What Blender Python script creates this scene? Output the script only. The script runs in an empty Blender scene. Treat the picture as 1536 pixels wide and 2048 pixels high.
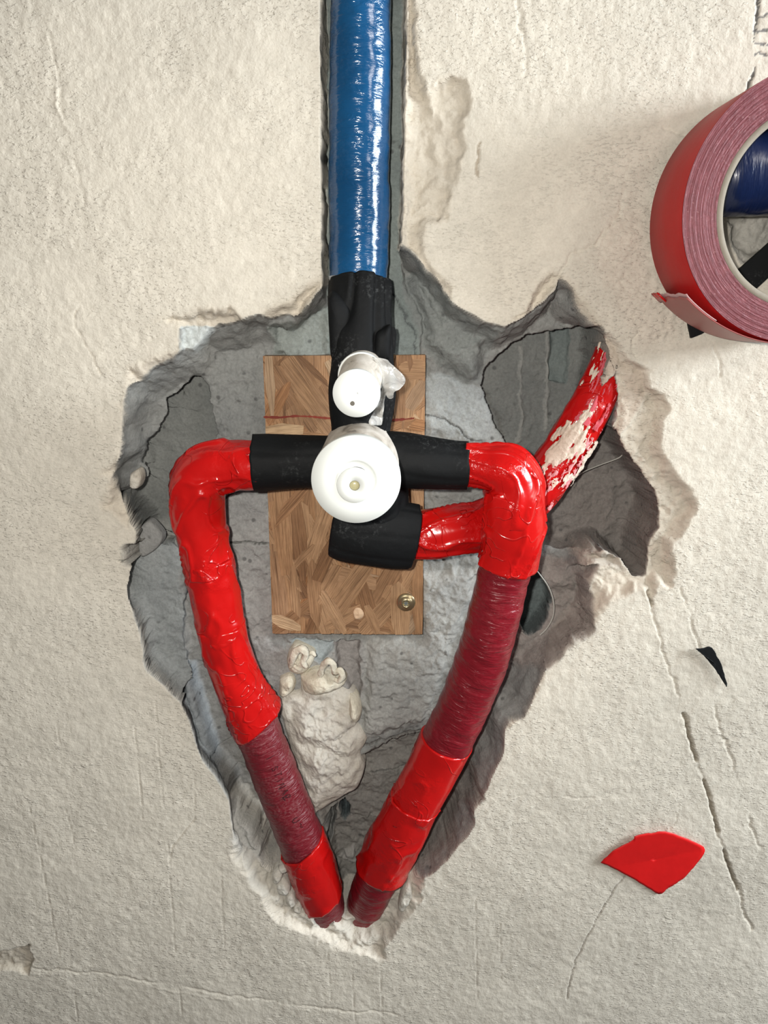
import bpy, math, random
import numpy as np
from mathutils import Vector

# ------------------------------------------------------------------ camera, world, lights, exposure
F = 1480.0                      # focal length in pixels of the 1536x2048 frame
TH = math.radians(15.0)         # camera looks down at the wall
D = 0.370                       # camera to wall plane, metres
ZC = 1.20                       # camera height
scn = bpy.context.scene
COL = scn.collection
cam_d = bpy.data.cameras.new('camera')
cam_d.sensor_fit = 'VERTICAL'; cam_d.sensor_height = 36.0; cam_d.lens = F / 2048 * 36.0
cam_d.clip_start = 0.01
cam = bpy.data.objects.new('camera', cam_d); COL.objects.link(cam)
cam.location = (0, -D, ZC); cam.rotation_euler = (math.pi/2 - TH, 0, 0)
scn.camera = cam

world = bpy.data.worlds.new('world'); scn.world = world; world.use_nodes = True
bg = world.node_tree.nodes['Background']
bg.inputs[0].default_value = (0.90, 0.92, 0.95, 1); bg.inputs[1].default_value = 0.10

def lamp(name, kind, loc, target, power, color, size, size_y=None):
    l = bpy.data.lights.new(name, kind); l.energy = power; l.color = color
    if kind == 'AREA':
        l.shape = 'RECTANGLE' if size_y else 'DISK'; l.size = size
        if size_y: l.size_y = size_y
    else:
        l.shadow_soft_size = size
    o = bpy.data.objects.new(name, l); COL.objects.link(o); o.location = loc
    d = Vector(target) - Vector(loc); o.rotation_euler = d.to_track_quat('-Z', 'Y').to_euler()
    return o
# phone flash, a finger's width left of the lens; room lamp off to the right; weak second room lamp
lamp('phone_flash', 'AREA', (-0.020, -D - 0.002, ZC + 0.012), (0.0, 0.0, ZC - 0.09), 1.50, (1.0, 0.955, 0.885), 0.010)
lamp('room_lamp', 'AREA', (0.95, -0.29, ZC + 0.19), (0.03, 0, ZC - 0.05), 18.0, (0.88, 0.95, 1.0), 0.50, 0.23)
lamp('second_room_lamp', 'AREA', (1.3, -1.5, ZC + 0.9), (0.0, 0, ZC - 0.1), 9.0, (1.0, 0.95, 0.90), 0.4, 0.4)
scn.view_settings.view_transform = 'Standard'
scn.view_settings.look = 'None'
scn.view_settings.exposure = 0.0
scn.view_settings.gamma = 1.0
scn.view_settings.use_curve_mapping = False

# ------------------------------------------------------------------ helpers
CT, ST = math.cos(TH), math.sin(TH)
def P(px, py, Y=0.0):
    """photo pixel + depth behind the wall plane (mm) -> world point"""
    a = (px - 768.0) / F; b = (1024.0 - py) / F
    t = (Y*1e-3 + D) / (CT + b*ST)
    return np.array([t*a, Y*1e-3, ZC + t*(b*CT - ST)])
def S(py, Y=0.0):
    """metres per pixel at that row and depth"""
    b = (1024.0 - py) / F
    return (Y*1e-3 + D) / (CT + b*ST) / F

rng = np.random.RandomState(7)
TAB = rng.rand(4096)
PERM = rng.permutation(4096)
def hsh(i, j, k):
    return TAB[PERM[(PERM[(PERM[i & 4095] + j) & 4095] + k) & 4095]]
def n3(x, y, z, seed=0):
    x = np.asarray(x, float) + seed*17.31; y = np.asarray(y, float) + seed*5.77; z = np.asarray(z, float) + seed*9.13
    x, y, z = np.broadcast_arrays(x, y, z)
    i = np.floor(x).astype(int); j = np.floor(y).astype(int); k = np.floor(z).astype(int)
    u = x-i; v = y-j; w = z-k
    u = u*u*(3-2*u); v = v*v*(3-2*v); w = w*w*(3-2*w)
    def L(a, b, t): return a + (b-a)*t
    r = L(L(L(hsh(i,j,k), hsh(i+1,j,k), u), L(hsh(i,j+1,k), hsh(i+1,j+1,k), u), v),
          L(L(hsh(i,j,k+1), hsh(i+1,j,k+1), u), L(hsh(i,j+1,k+1), hsh(i+1,j+1,k+1), u), v), w)
    return r*2 - 1
def n2(x, y, seed=0):
    x = np.asarray(x, float) + seed*17.31; y = np.asarray(y, float) + seed*5.77
    x, y = np.broadcast_arrays(x, y)
    i = np.floor(x).astype(int); j = np.floor(y).astype(int)
    u = x-i; v = y-j
    u = u*u*(3-2*u); v = v*v*(3-2*v)
    s = seed*131
    a = hsh(i,j,s); b = hsh(i+1,j,s); c = hsh(i,j+1,s); d = hsh(i+1,j+1,s)
    return ((a+(b-a)*u) + ((c+(d-c)*u) - (a+(b-a)*u))*v)*2 - 1
def fbm2(x, y, o=4, seed=0, g=0.5):
    r = 0; a = 1
    for q in range(o):
        r = r + a*n2(x*2**q, y*2**q, seed+q); a *= g
    return r
def fbm3(x, y, z, o=3, seed=0, g=0.5):
    r = 0; a = 1
    for q in range(o):
        r = r + a*n3(x*2**q, y*2**q, z*2**q, seed+q); a *= g
    return r
def sstep(x): x = np.clip(x, 0, 1); return x*x*(3-2*x)

ORG = {}
def mk(name, V, Fc, mat, parent=None, smooth=True, uv=None, col=None):
    V = np.asarray(V, float)
    if parent is None:
        c = (V.min(0) + V.max(0))/2; c[1] = V[:, 1].max()
    else:
        c = ORG[parent.name]
    me = bpy.data.meshes.new(name)
    V = V - c
    Fa = np.asarray(Fc) if not isinstance(Fc, list) else None
    if Fa is not None and Fa.ndim == 2:
        k = Fa.shape[1]
        me.vertices.add(len(V)); me.vertices.foreach_set('co', V.astype(np.float32).ravel())
        me.loops.add(Fa.size); me.loops.foreach_set('vertex_index', Fa.astype(np.int32).ravel())
        me.polygons.add(len(Fa)); me.polygons.foreach_set('loop_start', np.arange(0, Fa.size, k, dtype=np.int32))
        me.update(calc_edges=True)
    else:
        me.from_pydata([tuple(v) for v in V], [], [tuple(int(i) for i in f) for f in Fc])
        me.update()
    me.polygons.foreach_set('use_smooth', np.full(len(me.polygons), smooth))
    if uv is not None:
        l = me.uv_layers.new(name='UVMap')
        vi = np.empty(len(me.loops), np.int32); me.loops.foreach_get('vertex_index', vi)
        l.data.foreach_set('uv', np.asarray(uv, np.float32)[vi].ravel())
    if col is not None:
        at = me.color_attributes.new('tint', 'FLOAT_COLOR', 'POINT')
        cc = np.ones((len(V), 4), np.float32); cc[:, :3] = col
        at.data.foreach_set('color', cc.ravel())
    me.materials.append(mat)
    o = bpy.data.objects.new(name, me); COL.objects.link(o)
    if parent is None: o.location = c
    else: o.parent = parent
    ORG[o.name] = c
    return o
def empty(name, loc):
    o = bpy.data.objects.new(name, None); COL.objects.link(o); o.location = loc; o.empty_display_size = 0.01
    ORG[o.name] = np.array(loc, float); return o
def tag(o, label=None, cat=None, group=None, kind=None):
    if label: o['label'] = label
    if cat: o['category'] = cat
    if group: o['group'] = group
    if kind: o['kind'] = kind
    return o

def crom(pts, per=24):
    pts = np.asarray(pts, float); n = len(pts)
    out = []; us = []
    for i in range(n-1):
        p0 = pts[max(i-1, 0)] if i > 0 else 2*pts[0]-pts[1]
        p1 = pts[i]; p2 = pts[i+1]
        p3 = pts[i+2] if i+2 < n else 2*pts[-1]-pts[-2]
        for q in range(per):
            t = q/per
            out.append(0.5*((2*p1)+(-p0+p2)*t+(2*p0-5*p1+4*p2-p3)*t*t+(-p0+3*p1-3*p2+p3)*t**3)); us.append(i+t)
    out.append(pts[-1]); us.append(n-1.0)
    return np.array(out), np.array(us)

def path3(ctrl):
    """control points (px, py, depth mm, radius px) -> dense 3D path with radius"""
    q = []
    for px, py, Y, r in ctrl:
        w = P(px, py, Y); q.append([w[0], w[1], w[2], r*S(py, Y)])
    return crom(q)
def tube(name, ctrl, mat, parent=None, u0=None, u1=None, dr=0.0, disp=None, nphi=56, step=0.0011,
         j0=None, j1=None, flat=None, lip=0.0012, caps=(False, False), uv=False, raw=None, col=None, keep=None):
    dense, us = raw if raw is not None else path3(ctrl)
    seg = np.linalg.norm(np.diff(dense[:, :3], axis=0), axis=1)
    arc = np.concatenate([[0], np.cumsum(seg)])
    a0 = np.interp(u0, us, arc) if u0 is not None else 0.0
    a1 = np.interp(u1, us, arc) if u1 is not None else arc[-1]
    n = max(int(abs(a1-a0)/step), 2) + 1
    ph = np.linspace(-np.pi, np.pi, nphi, endpoint=False)
    tt = np.linspace(0, 1, n)
    e0 = a0 + (j0(ph) if j0 is not None else 0*ph)
    e1 = a1 + (j1(ph) if j1 is not None else 0*ph)
    s = e0[None, :]*(1-tt[:, None]) + e1[None, :]*tt[:, None]
    s = np.clip(s, 0, arc[-1])
    C = np.stack([np.interp(s, arc, dense[:, k]) for k in range(3)], -1)
    R = np.interp(s, arc, dense[:, 3])
    h = 0.002
    def at(ss): return np.stack([np.interp(np.clip(ss, 0, arc[-1]), arc, dense[:, k]) for k in range(3)], -1)
    T = at(s+h) - at(s-h); T /= np.linalg.norm(T, axis=-1, keepdims=True) + 1e-12
    up = np.array([0, -1.0, 0])
    n1 = up - (T@up)[..., None]*T; n1 /= np.linalg.norm(n1, axis=-1, keepdims=True) + 1e-9
    n2_ = np.cross(T, n1)
    phg = np.broadcast_to(ph[None, :], s.shape)
    d = disp(s, phg, tt[:, None]) if disp is not None else 0.0
    rr = R + dr + d
    f1, f2 = flat if flat else (1.0, 1.0)
    V = C + (np.cos(phg)*rr*f1)[..., None]*n1 + (np.sin(phg)*rr*f2)[..., None]*n2_
    UV = np.stack([s, phg/(2*np.pi)], -1)
    rows = [V[i] for i in range(n)]; uvr = [UV[i] for i in range(n)]
    if lip:
        i0 = C[0] + (V[0]-C[0])*(1-lip/np.maximum(np.linalg.norm(V[0]-C[0], axis=-1), lip*2))[:, None]
        i1 = C[-1] + (V[-1]-C[-1])*(1-lip/np.maximum(np.linalg.norm(V[-1]-C[-1], axis=-1), lip*2))[:, None]
        rows = [i0] + rows + [i1]; uvr = [UV[0]] + uvr + [UV[-1]]
    m = len(rows)
    VV = np.concatenate(rows); UU = np.concatenate(uvr)
    idx = np.arange(m*nphi).reshape(m, nphi); nx = np.roll(idx, -1, axis=1)
    Fq = np.stack([idx[:-1], nx[:-1], nx[1:], idx[1:]], -1).reshape(-1, 4)
    if caps[0] or caps[1]:
        F2 = [tuple(f) for f in Fq]
        VL = [VV]; UL = [UU]; base = len(VV)
        for e, row in ((0, 0), (1, m-1)):
            if caps[e]:
                c = VV[row*nphi:(row+1)*nphi].mean(0)
                ring = c + (VV[row*nphi:(row+1)*nphi]-c)*0.82 + (T[0 if e == 0 else -1].mean(0))*(-0.001 if e == 0 else 0.001)
                VL += [ring, c[None]]; UL += [UU[:nphi], UU[:1]]
                for q in range(nphi):
                    a, b = row*nphi+q, row*nphi+(q+1) % nphi
                    c1, c2 = base+q, base+(q+1) % nphi
                    f = (a, c1, c2, b) if e else (a, b, c2, c1)
                    F2.append(f)
                    F2.append((c1, base+nphi, c2) if e else (c1, c2, base+nphi))
                base += nphi+1
        VV = np.concatenate(VL); UU = np.concatenate(UL); Fq = F2
    return mk(name, VV, Fq, mat, parent, uv=UU if uv else None)

def lathe(name, cx, cz, prof, mat, parent, n=72, wob=None, shear=None):
    """profile of (radius m, depth Y m) turned about an axis along Y"""
    ph = np.linspace(0, 2*np.pi, n, endpoint=False)
    V = []
    for r, y in prof:
        rr = r*np.ones(n) if wob is None else r + wob(ph, y)
        ex, ez = shear(y) if shear else (0, 0)
        V.append(np.stack([cx+ex+rr*np.cos(ph), y*np.ones(n), cz+ez+rr*np.sin(ph)], -1))
    m = len(prof); V = np.concatenate(V)
    idx = np.arange(m*n).reshape(m, n); nx = np.roll(idx, -1, 1)
    Fq = np.stack([idx[:-1], idx[1:], nx[1:], nx[:-1]], -1).reshape(-1, 4)
    return mk(name, V, Fq, mat, parent)

def poly_sd(poly, X, Z):
    """signed distance (inside positive) of points to polygon"""
    poly = np.asarray(poly, float); n = len(poly)
    d2 = np.full(X.shape, 1e9); ins = np.zeros(X.shape, bool)
    for i in range(n):
        ax, az = poly[i]; bx, bz = poly[(i+1) % n]
        ex, ez = bx-ax, bz-az
        t = np.clip(((X-ax)*ex + (Z-az)*ez)/(ex*ex+ez*ez+1e-18), 0, 1)
        dx = X-ax-t*ex; dz = Z-az-t*ez
        d2 = np.minimum(d2, dx*dx+dz*dz)
        c = (az > Z) != (bz > Z)
        with np.errstate(divide='ignore', invalid='ignore'):
            xi = ax + (Z-az)*ex/(ez if ez != 0 else 1e-12)
        ins ^= c & (X < xi)
    d = np.sqrt(d2)
    return np.where(ins, d, -d)
def line_d(pts, X, Z):
    pts = np.asarray(pts, float); d2 = np.full(X.shape, 1e9)
    for i in range(len(pts)-1):
        ax, az = pts[i]; ex, ez = pts[i+1]-pts[i]
        t = np.clip(((X-ax)*ex + (Z-az)*ez)/(ex*ex+ez*ez+1e-18), 0, 1)
        d2 = np.minimum(d2, (X-ax-t*ex)**2 + (Z-az-t*ez)**2)
    return np.sqrt(d2)
def px2xz(poly, Y): return np.array([P(x, y, Y)[[0, 2]] for x, y in poly])

# ------------------------------------------------------------------ materials
class NT:
    def __init__(s, name):
        s.m = bpy.data.materials.new(name); s.m.use_nodes = True
        s.t = s.m.node_tree; s.b = s.t.nodes['Principled BSDF']
    def node(s, typ, **kw):
        n = s.t.nodes.new(typ)
        for k, v in kw.items():
            if k.startswith('i_'):
                key = k[2:]; key = int(key) if key.isdigit() else key
                n.inputs[key].default_value = v
            else: setattr(n, k, v)
        return n
    def link(s, a, b): s.t.links.new(a, b)
    def coord(s, out='Object', scale=(1, 1, 1), rot=(0, 0, 0)):
        tc = s.node('ShaderNodeTexCoord'); mp = s.node('ShaderNodeMapping')
        mp.inputs['Scale'].default_value = scale; mp.inputs['Rotation'].default_value = rot
        s.link(tc.outputs[out], mp.inputs[0]); return mp.outputs[0]
    def noise(s, co, scale, detail=3, rough=0.55, dist=0.0):
        n = s.node('ShaderNodeTexNoise'); n.inputs['Scale'].default_value = scale
        n.inputs['Detail'].default_value = detail; n.inputs['Roughness'].default_value = rough
        n.inputs['Distortion'].default_value = dist
        s.link(co, n.inputs['Vector']); return n.outputs['Fac']
    def ramp(s, fac, stops, interp='LINEAR'):
        r = s.node('ShaderNodeValToRGB'); r.color_ramp.interpolation = interp
        e = r.color_ramp.elements
        while len(e) < len(stops): e.new(0.5)
        for q, (p, c) in enumerate(stops):
            e[q].position = p; e[q].color = (*c, 1) if len(c) == 3 else c
        s.link(fac, r.inputs[0]); return r.outputs[0]
    def mix(s, fac, a, b, blend='MIX'):
        m = s.node('ShaderNodeMix', data_type='RGBA', blend_type=blend)
        for sock, v in ((m.inputs[0], fac), (m.inputs[6], a), (m.inputs[7], b)):
            if hasattr(v, 'node'): s.link(v, sock)
            elif isinstance(v, (int, float)): sock.default_value = v
            else: sock.default_value = (*v, 1)
        return m.outputs[2]
    def math(s, op, a, b=0.0):
        m = s.node('ShaderNodeMath', operation=op)
        for q, v in ((0, a), (1, b)):
            if hasattr(v, 'node'): s.link(v, m.inputs[q])
            else: m.inputs[q].default_value = v
        return m.outputs[0]
    def bump(s, h, dist, strength=1.0, prev=None):
        b = s.node('ShaderNodeBump'); b.inputs['Distance'].default_value = dist; b.inputs['Strength'].default_value = strength
        s.link(h, b.inputs['Height'])
        if prev is not None: s.link(prev, b.inputs['Normal'])
        return b.outputs[0]
    def set(s, **kw):
        for k, v in kw.items():
            sock = s.b.inputs[k.replace('_', ' ')]
            if hasattr(v, 'node'): s.link(v, sock)
            elif isinstance(v, tuple): sock.default_value = (*v, 1) if len(v) == 3 else v
            else: sock.default_value = v
        return s.m
W3 = (1.0, 1.0, 1.0); K3 = (0.0, 0.0, 0.0)

def mat_plaster():
    m = NT('plaster')
    at = m.node('ShaderNodeAttribute', attribute_name='tint')
    co = m.coord(); 
    big = m.noise(co, 16, 4)
    fine = m.noise(co, 900, 3, 0.6)
    c = m.mix(1.0, at.outputs['Color'], m.ramp(big, [(0.25, (0.90, 0.89, 0.87)), (0.75, (1.04, 1.03, 1.01))]), 'MULTIPLY')
    c = m.mix(1.0, c, m.ramp(fine, [(0.25, (0.90, 0.89, 0.88)), (0.7, (1.03, 1.03, 1.03))]), 'MULTIPLY')
    # pits and drag marks of the trowel
    co2 = m.coord(scale=(1.0, 1.0, 1.9), rot=(0, math.radians(-38), 0))
    dens = m.ramp(m.noise(co, 34, 3), [(0.38, K3), (0.62, W3)])
    pit = m.ramp(m.noise(co2, 330, 2, 0.5), [(0.60, K3), (0.72, W3)])
    pit = m.mix(1.0, pit, dens, 'MULTIPLY')
    c = m.mix(m.math('MULTIPLY', pit, 0.18), c, (0.24, 0.20, 0.16))
    n1_ = m.noise(co, 260, 3, 0.55)
    dash = m.ramp(m.noise(m.coord(scale=(1.0, 1.0, 2.6), rot=(0, math.radians(-32), 0)), 420, 2, 0.5), [(0.56, K3), (0.70, W3)])
    dash = m.mix(1.0, dash, m.ramp(m.noise(co, 22, 3), [(0.40, K3), (0.60, W3)]), 'MULTIPLY')
    b = m.bump(n1_, 0.0011, 0.55)
    b = m.bump(dash, 0.0007, 0.6, b)
    b = m.bump(pit, 0.0008, -0.7, b)
    b = m.bump(fine, 0.0003, 0.45, b)
    return m.set(Base_Color=c, Roughness=0.88, Normal=b, Specular_IOR_Level=0.25)
def mat_block():
    m = NT('grey_block')
    at = m.node('ShaderNodeAttribute', attribute_name='tint')
    co = m.coord()
    big = m.noise(co, 30, 5, 0.6); fine = m.noise(co, 700, 4, 0.65)
    c = m.mix(1.0, at.outputs['Color'], m.ramp(big, [(0.25, (0.78, 0.79, 0.80)), (0.75, (1.12, 1.11, 1.09))]), 'MULTIPLY')
    c = m.mix(1.0, c, m.ramp(fine, [(0.2, (0.72, 0.72, 0.72)), (0.7, (1.1, 1.1, 1.1))]), 'MULTIPLY')
    v = m.node('ShaderNodeTexVoronoi'); v.inputs['Scale'].default_value = 130
    m.link(co, v.inputs['Vector'])
    spot = m.ramp(v.outputs['Distance'], [(0.10, W3), (0.20, K3)])
    gate = m.ramp(m.noise(co, 60, 2), [(0.5, K3), (0.56, W3)])
    spot = m.mix(1.0, spot, gate, 'MULTIPLY')
    c = m.mix(m.math('MULTIPLY', spot, 0.65), c, (0.05, 0.05, 0.05))
    b = m.bump(fine, 0.0009, 0.6); b = m.bump(spot, 0.001, -0.8, b)
    return m.set(Base_Color=c, Roughness=0.9, Normal=b, Specular_IOR_Level=0.25)
def mat_foam_mortar(name, base, dark):
    m = NT(name); co = m.coord()
    big = m.noise(co, 45, 5, 0.6); fine = m.noise(co, 600, 4, 0.65)
    c = m.ramp(big, [(0.30, dark), (0.58, base)])
    c = m.mix(1.0, c, m.ramp(fine, [(0.2, (0.82, 0.81, 0.79)), (0.7, (1.05, 1.05, 1.05))]), 'MULTIPLY')
    b = m.bump(fine, 0.0008, 0.6); b = m.bump(m.noise(co, 140, 4), 0.003, 0.5, b)
    return m.set(Base_Color=c, Roughness=0.85, Normal=b, Specular_IOR_Level=0.3)
def mat_red_tape():
    m = NT('red_tape'); co = m.coord()
    a = m.noise(co, 70, 3, 0.5, 0.6)
    lw = m.noise(co, 22, 2, 0.5, 1.2)
    crease = m.ramp(m.math('ABSOLUTE', m.math('SUBTRACT', m.noise(co, 48, 1, 0.4, 1.5), 0.5)), [(0.0, W3), (0.022, K3)])
    gate = m.ramp(m.noise(co, 36, 1), [(0.46, K3), (0.58, W3)])
    crease = m.mix(1.0, crease, gate, 'MULTIPLY')
    puck = m.mix(1.0, m.noise(co, 420, 3, 0.6), m.ramp(m.noise(co, 55, 2), [(0.52, K3), (0.66, W3)]), 'MULTIPLY')
    b = m.bump(a, 0.0016, 0.30); b = m.bump(lw, 0.004, 0.25, b); b = m.bump(crease, 0.0009, 0.55, b); b = m.bump(puck, 0.0011, 0.6, b)
    c = m.ramp(lw, [(0.3, (0.38, 0.004, 0.004)), (0.7, (0.48, 0.006, 0.005))])
    return m.set(Base_Color=c, Roughness=0.22, Normal=b, Specular_IOR_Level=0.38, Coat_Weight=0.08, Coat_Roughness=0.06)
def mat_sleeve(name, c0, c1, dust, damt, rough, wr_scale, film=0.3, wr_dist=0.0012):
    m = NT(name); uvc = m.coord('UV', (1, 0.022, 1))
    co = m.coord()
    wr = m.noise(uvc, wr_scale, 3, 0.55, 1.4)
    wr2 = m.noise(m.coord('UV', (1, 0.014, 1)), wr_scale*2.1, 3, 0.6, 0.6)
    big = m.noise(co, 30, 4)
    c = m.ramp(big, [(0.3, c0), (0.7, c1)])
    dz = m.mix(1.0, m.ramp(m.noise(co, 700, 4, 0.7), [(0.45, K3), (0.72, W3)]), m.ramp(m.noise(co, 38, 3), [(0.40, (0.12, 0.12, 0.12)), (0.62, W3)]), 'MULTIPLY')
    c = m.mix(m.math('MULTIPLY', dz, damt), c, dust)
    b = m.bump(wr, wr_dist, 0.8); b = m.bump(wr2, wr_dist*0.45, 0.7, b)
    return m.set(Base_Color=c, Roughness=rough, Normal=b, Specular_IOR_Level=0.5, Coat_Weight=film, Coat_Roughness=0.12)
def mat_black():
    m = NT('black_foam'); co = m.coord()
    d = m.mix(1.0, m.ramp(m.noise(co, 500, 4, 0.7), [(0.52, K3), (0.75, W3)]), m.ramp(m.noise(co, 40, 3), [(0.5, K3), (0.7, W3)]), 'MULTIPLY')
    c = m.mix(m.math('MULTIPLY', d, 0.35), (0.0045, 0.005, 0.0055), (0.20, 0.21, 0.21))
    b = m.bump(m.noise(co, 260, 4, 0.6), 0.0007, 0.35); b = m.bump(m.noise(co, 40, 2), 0.004, 0.3, b)
    return m.set(Base_Color=c, Roughness=0.68, Normal=b, Specular_IOR_Level=0.16)
def mat_plain(name, c, rough=0.4, spec=0.5, metal=0.0, bump=None, bscale=300, coat=0.0, var=0.06):
    m = NT(name); co = m.coord()
    n = m.noise(co, 60, 3)
    cc = m.ramp(n, [(0.3, tuple(v*(1-var) for v in c)), (0.7, tuple(min(v*(1+var), 1) for v in c))])
    kw = dict(Base_Color=cc, Roughness=rough, Specular_IOR_Level=spec, Metallic=metal, Coat_Weight=coat)
    if bump: kw['Normal'] = m.bump(m.noise(co, bscale, 3), bump, 0.6)
    return m.set(**kw)
def mat_smeared():
    m = NT('smeared_sleeve'); co = m.coord(scale=(1, 0.35, 1))
    n = m.noise(co, 120, 4, 0.6, 0.8)
    c = m.ramp(n, [(0.30, (0.22, 0.19, 0.16)), (0.42, (0.52, 0.47, 0.40)), (0.62, (0.70, 0.65, 0.58)), (0.8, (0.80, 0.77, 0.72))])
    return m.set(Base_Color=c, Roughness=0.6, Normal=m.bump(n, 0.0006, 0.6))
def mat_wood(name, stops):
    m = NT(name); uvc = m.coord('UV', (18, 620, 1))
    oi = m.node('ShaderNodeObjectInfo')
    g = m.noise(uvc, 1.0, 5, 0.62, 0.35)
    g2 = m.noise(m.coord('UV', (60, 2400, 1)), 1.0, 3, 0.6)
    base = m.ramp(oi.outputs['Random'], [(p, tuple(v*1.12 for v in c)) for p, c in stops])
    c = m.mix(1.0, base, m.ramp(g, [(0.28, (0.42, 0.36, 0.30)), (0.45, (0.88, 0.85, 0.82)), (0.75, (1.15, 1.13, 1.1))]), 'MULTIPLY')
    c = m.mix(1.0, c, m.ramp(g2, [(0.28, (0.50, 0.45, 0.40)), (0.55, (1.04, 1.03, 1.02))]), 'MULTIPLY')
    c = m.mix(1.0, c, m.ramp(m.noise(m.coord(), 55, 4, 0.6), [(0.35, (0.80, 0.78, 0.76)), (0.65, (1.06, 1.06, 1.06))]), 'MULTIPLY')
    b = m.bump(g2, 0.0007, 0.7); b = m.bump(g, 0.0008, 0.6, b)
    return m.set(Base_Color=c, Roughness=0.6, Normal=b, Specular_IOR_Level=0.35)
def mat_film():
    m = NT('clear_film'); co = m.coord()
    m.set(Base_Color=(0.62, 0.61, 0.58), Roughness=0.18, Normal=m.bump(m.noise(co, 160, 3, 0.5, 1.0), 0.002, 0.6), Specular_IOR_Level=0.6)
    m.b.inputs['Alpha'].default_value = 0.42
    return m.m
def mat_tape_side():
    m = NT('tape_side'); tc = m.coord('UV', (1, 1, 1))
    n = m.noise(m.coord('UV', (2600, 6, 1)), 1.0, 3, 0.6)
    n_ = m.noise(m.coord('UV', (700, 14, 1)), 1.0, 3, 0.6)
    sp = m.ramp(m.noise(m.coord(), 900, 2, 0.6), [(0.62, K3), (0.75, W3)])
    c = m.ramp(n, [(0.25, (0.135, 0.030, 0.038)), (0.55, (0.205, 0.052, 0.064)), (0.8, (0.29, 0.105, 0.115))])
    c = m.mix(1.0, c, m.ramp(n_, [(0.3, (0.78, 0.74, 0.76)), (0.7, (1.08, 1.08, 1.08))]), 'MULTIPLY')
    c = m.mix(m.math('MULTIPLY', sp, 0.35), c, (0.55, 0.32, 0.32))
    b = m.bump(n, 0.0006, 0.6); b = m.bump(n_, 0.0012, 0.5, b)
    return m.set(Base_Color=c, Roughness=0.6, Normal=b)

M = {}
M['plaster'] = mat_plaster(); M['block'] = mat_block()
M['mortar'] = mat_foam_mortar('mortar', (0.62, 0.595, 0.535), (0.44, 0.40, 0.335))
M['foam'] = mat_foam_mortar('foam', (0.72, 0.68, 0.57), (0.60, 0.55, 0.43))
M['smear'] = mat_foam_mortar('plaster_smear', (0.62, 0.53, 0.44), (0.52, 0.42, 0.34))
M['red'] = mat_red_tape()
M['darkred'] = mat_sleeve('dark_red_sleeve', (0.140, 0.003, 0.008), (0.185, 0.005, 0.012), (0.50, 0.25, 0.25), 0.06, 0.34, 230, 0.12, 0.0012)
M['dustyred'] = mat_sleeve('dusty_red_sleeve', (0.110, 0.004, 0.009), (0.150, 0.006, 0.013), (0.52, 0.34, 0.33), 0.24, 0.42, 300, 0.1, 0.0012)
M['blue'] = mat_sleeve('blue_sleeve', (0.003, 0.046, 0.125), (0.006, 0.075, 0.195), (0.14, 0.22, 0.34), 0.10, 0.17, 280, 0.4, 0.0008)
M['navy'] = mat_sleeve('navy_sleeve', (0.001, 0.006, 0.034), (0.002, 0.009, 0.048), (0.10, 0.14, 0.28), 0.04, 0.30, 220, 0.1, 0.0006)
M['black'] = mat_black()
M['white'] = mat_plain('white_plastic', (0.60, 0.62, 0.595), 0.38, 0.5, var=0.02)
M['pin'] = mat_plain('yellowed_plastic', (0.36, 0.33, 0.19), 0.3, 0.5)
M['holedark'] = mat_plain('dark_recess', (0.10, 0.09, 0.075), 0.7, 0.3)
M['smeared'] = mat_smeared()
M['film'] = mat_film()
M['zinc'] = mat_plain('yellow_zinc', (0.42, 0.34, 0.20), 0.32, 0.5, 0.85)
M['steel'] = mat_plain('bright_steel', (0.62, 0.66, 0.60), 0.25, 0.5, 0.9)
WS = [(0.0, (0.20, 0.105, 0.050)), (0.22, (0.31, 0.185, 0.10)), (0.45, (0.40, 0.255, 0.145)), (0.62, (0.29, 0.145, 0.064)), (0.80, (0.34, 0.24, 0.155)), (1.0, (0.50, 0.36, 0.22))]
M['wood'] = mat_wood('wood_strand', WS)
M['woodcore'] = mat_wood('wood_core', [(0.0, (0.36, 0.21, 0.11)), (1.0, (0.40, 0.24, 0.13))])
M['marker'] = mat_plain('red_brown_marker', (0.16, 0.022, 0.012), 0.7, 0.3, var=0.3)
M['ink'] = mat_plain('dark_ink', (0.03, 0.006, 0.008), 0.6, 0.3)
M['tapeside'] = mat_tape_side()
M['tapeface'] = mat_plain('red_tape_film', (0.40, 0.010, 0.010), 0.5, 0.25, bump=0.0005, bscale=90)
M['core'] = mat_plain('cardboard', (0.26, 0.23, 0.185), 0.8, 0.2, bump=0.0005)
M['pink'] = mat_plain('pale_adhesive', (0.52, 0.32, 0.32), 0.4, 0.4)
M['pinklit'] = mat_plain('lit_red_film', (0.32, 0.085, 0.08), 0.4, 0.4)  # red film paled: light on the tail's outer face put into the colour
M['wire'] = mat_plain('grey_thread', (0.40, 0.40, 0.36), 0.5, 0.4)

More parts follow.
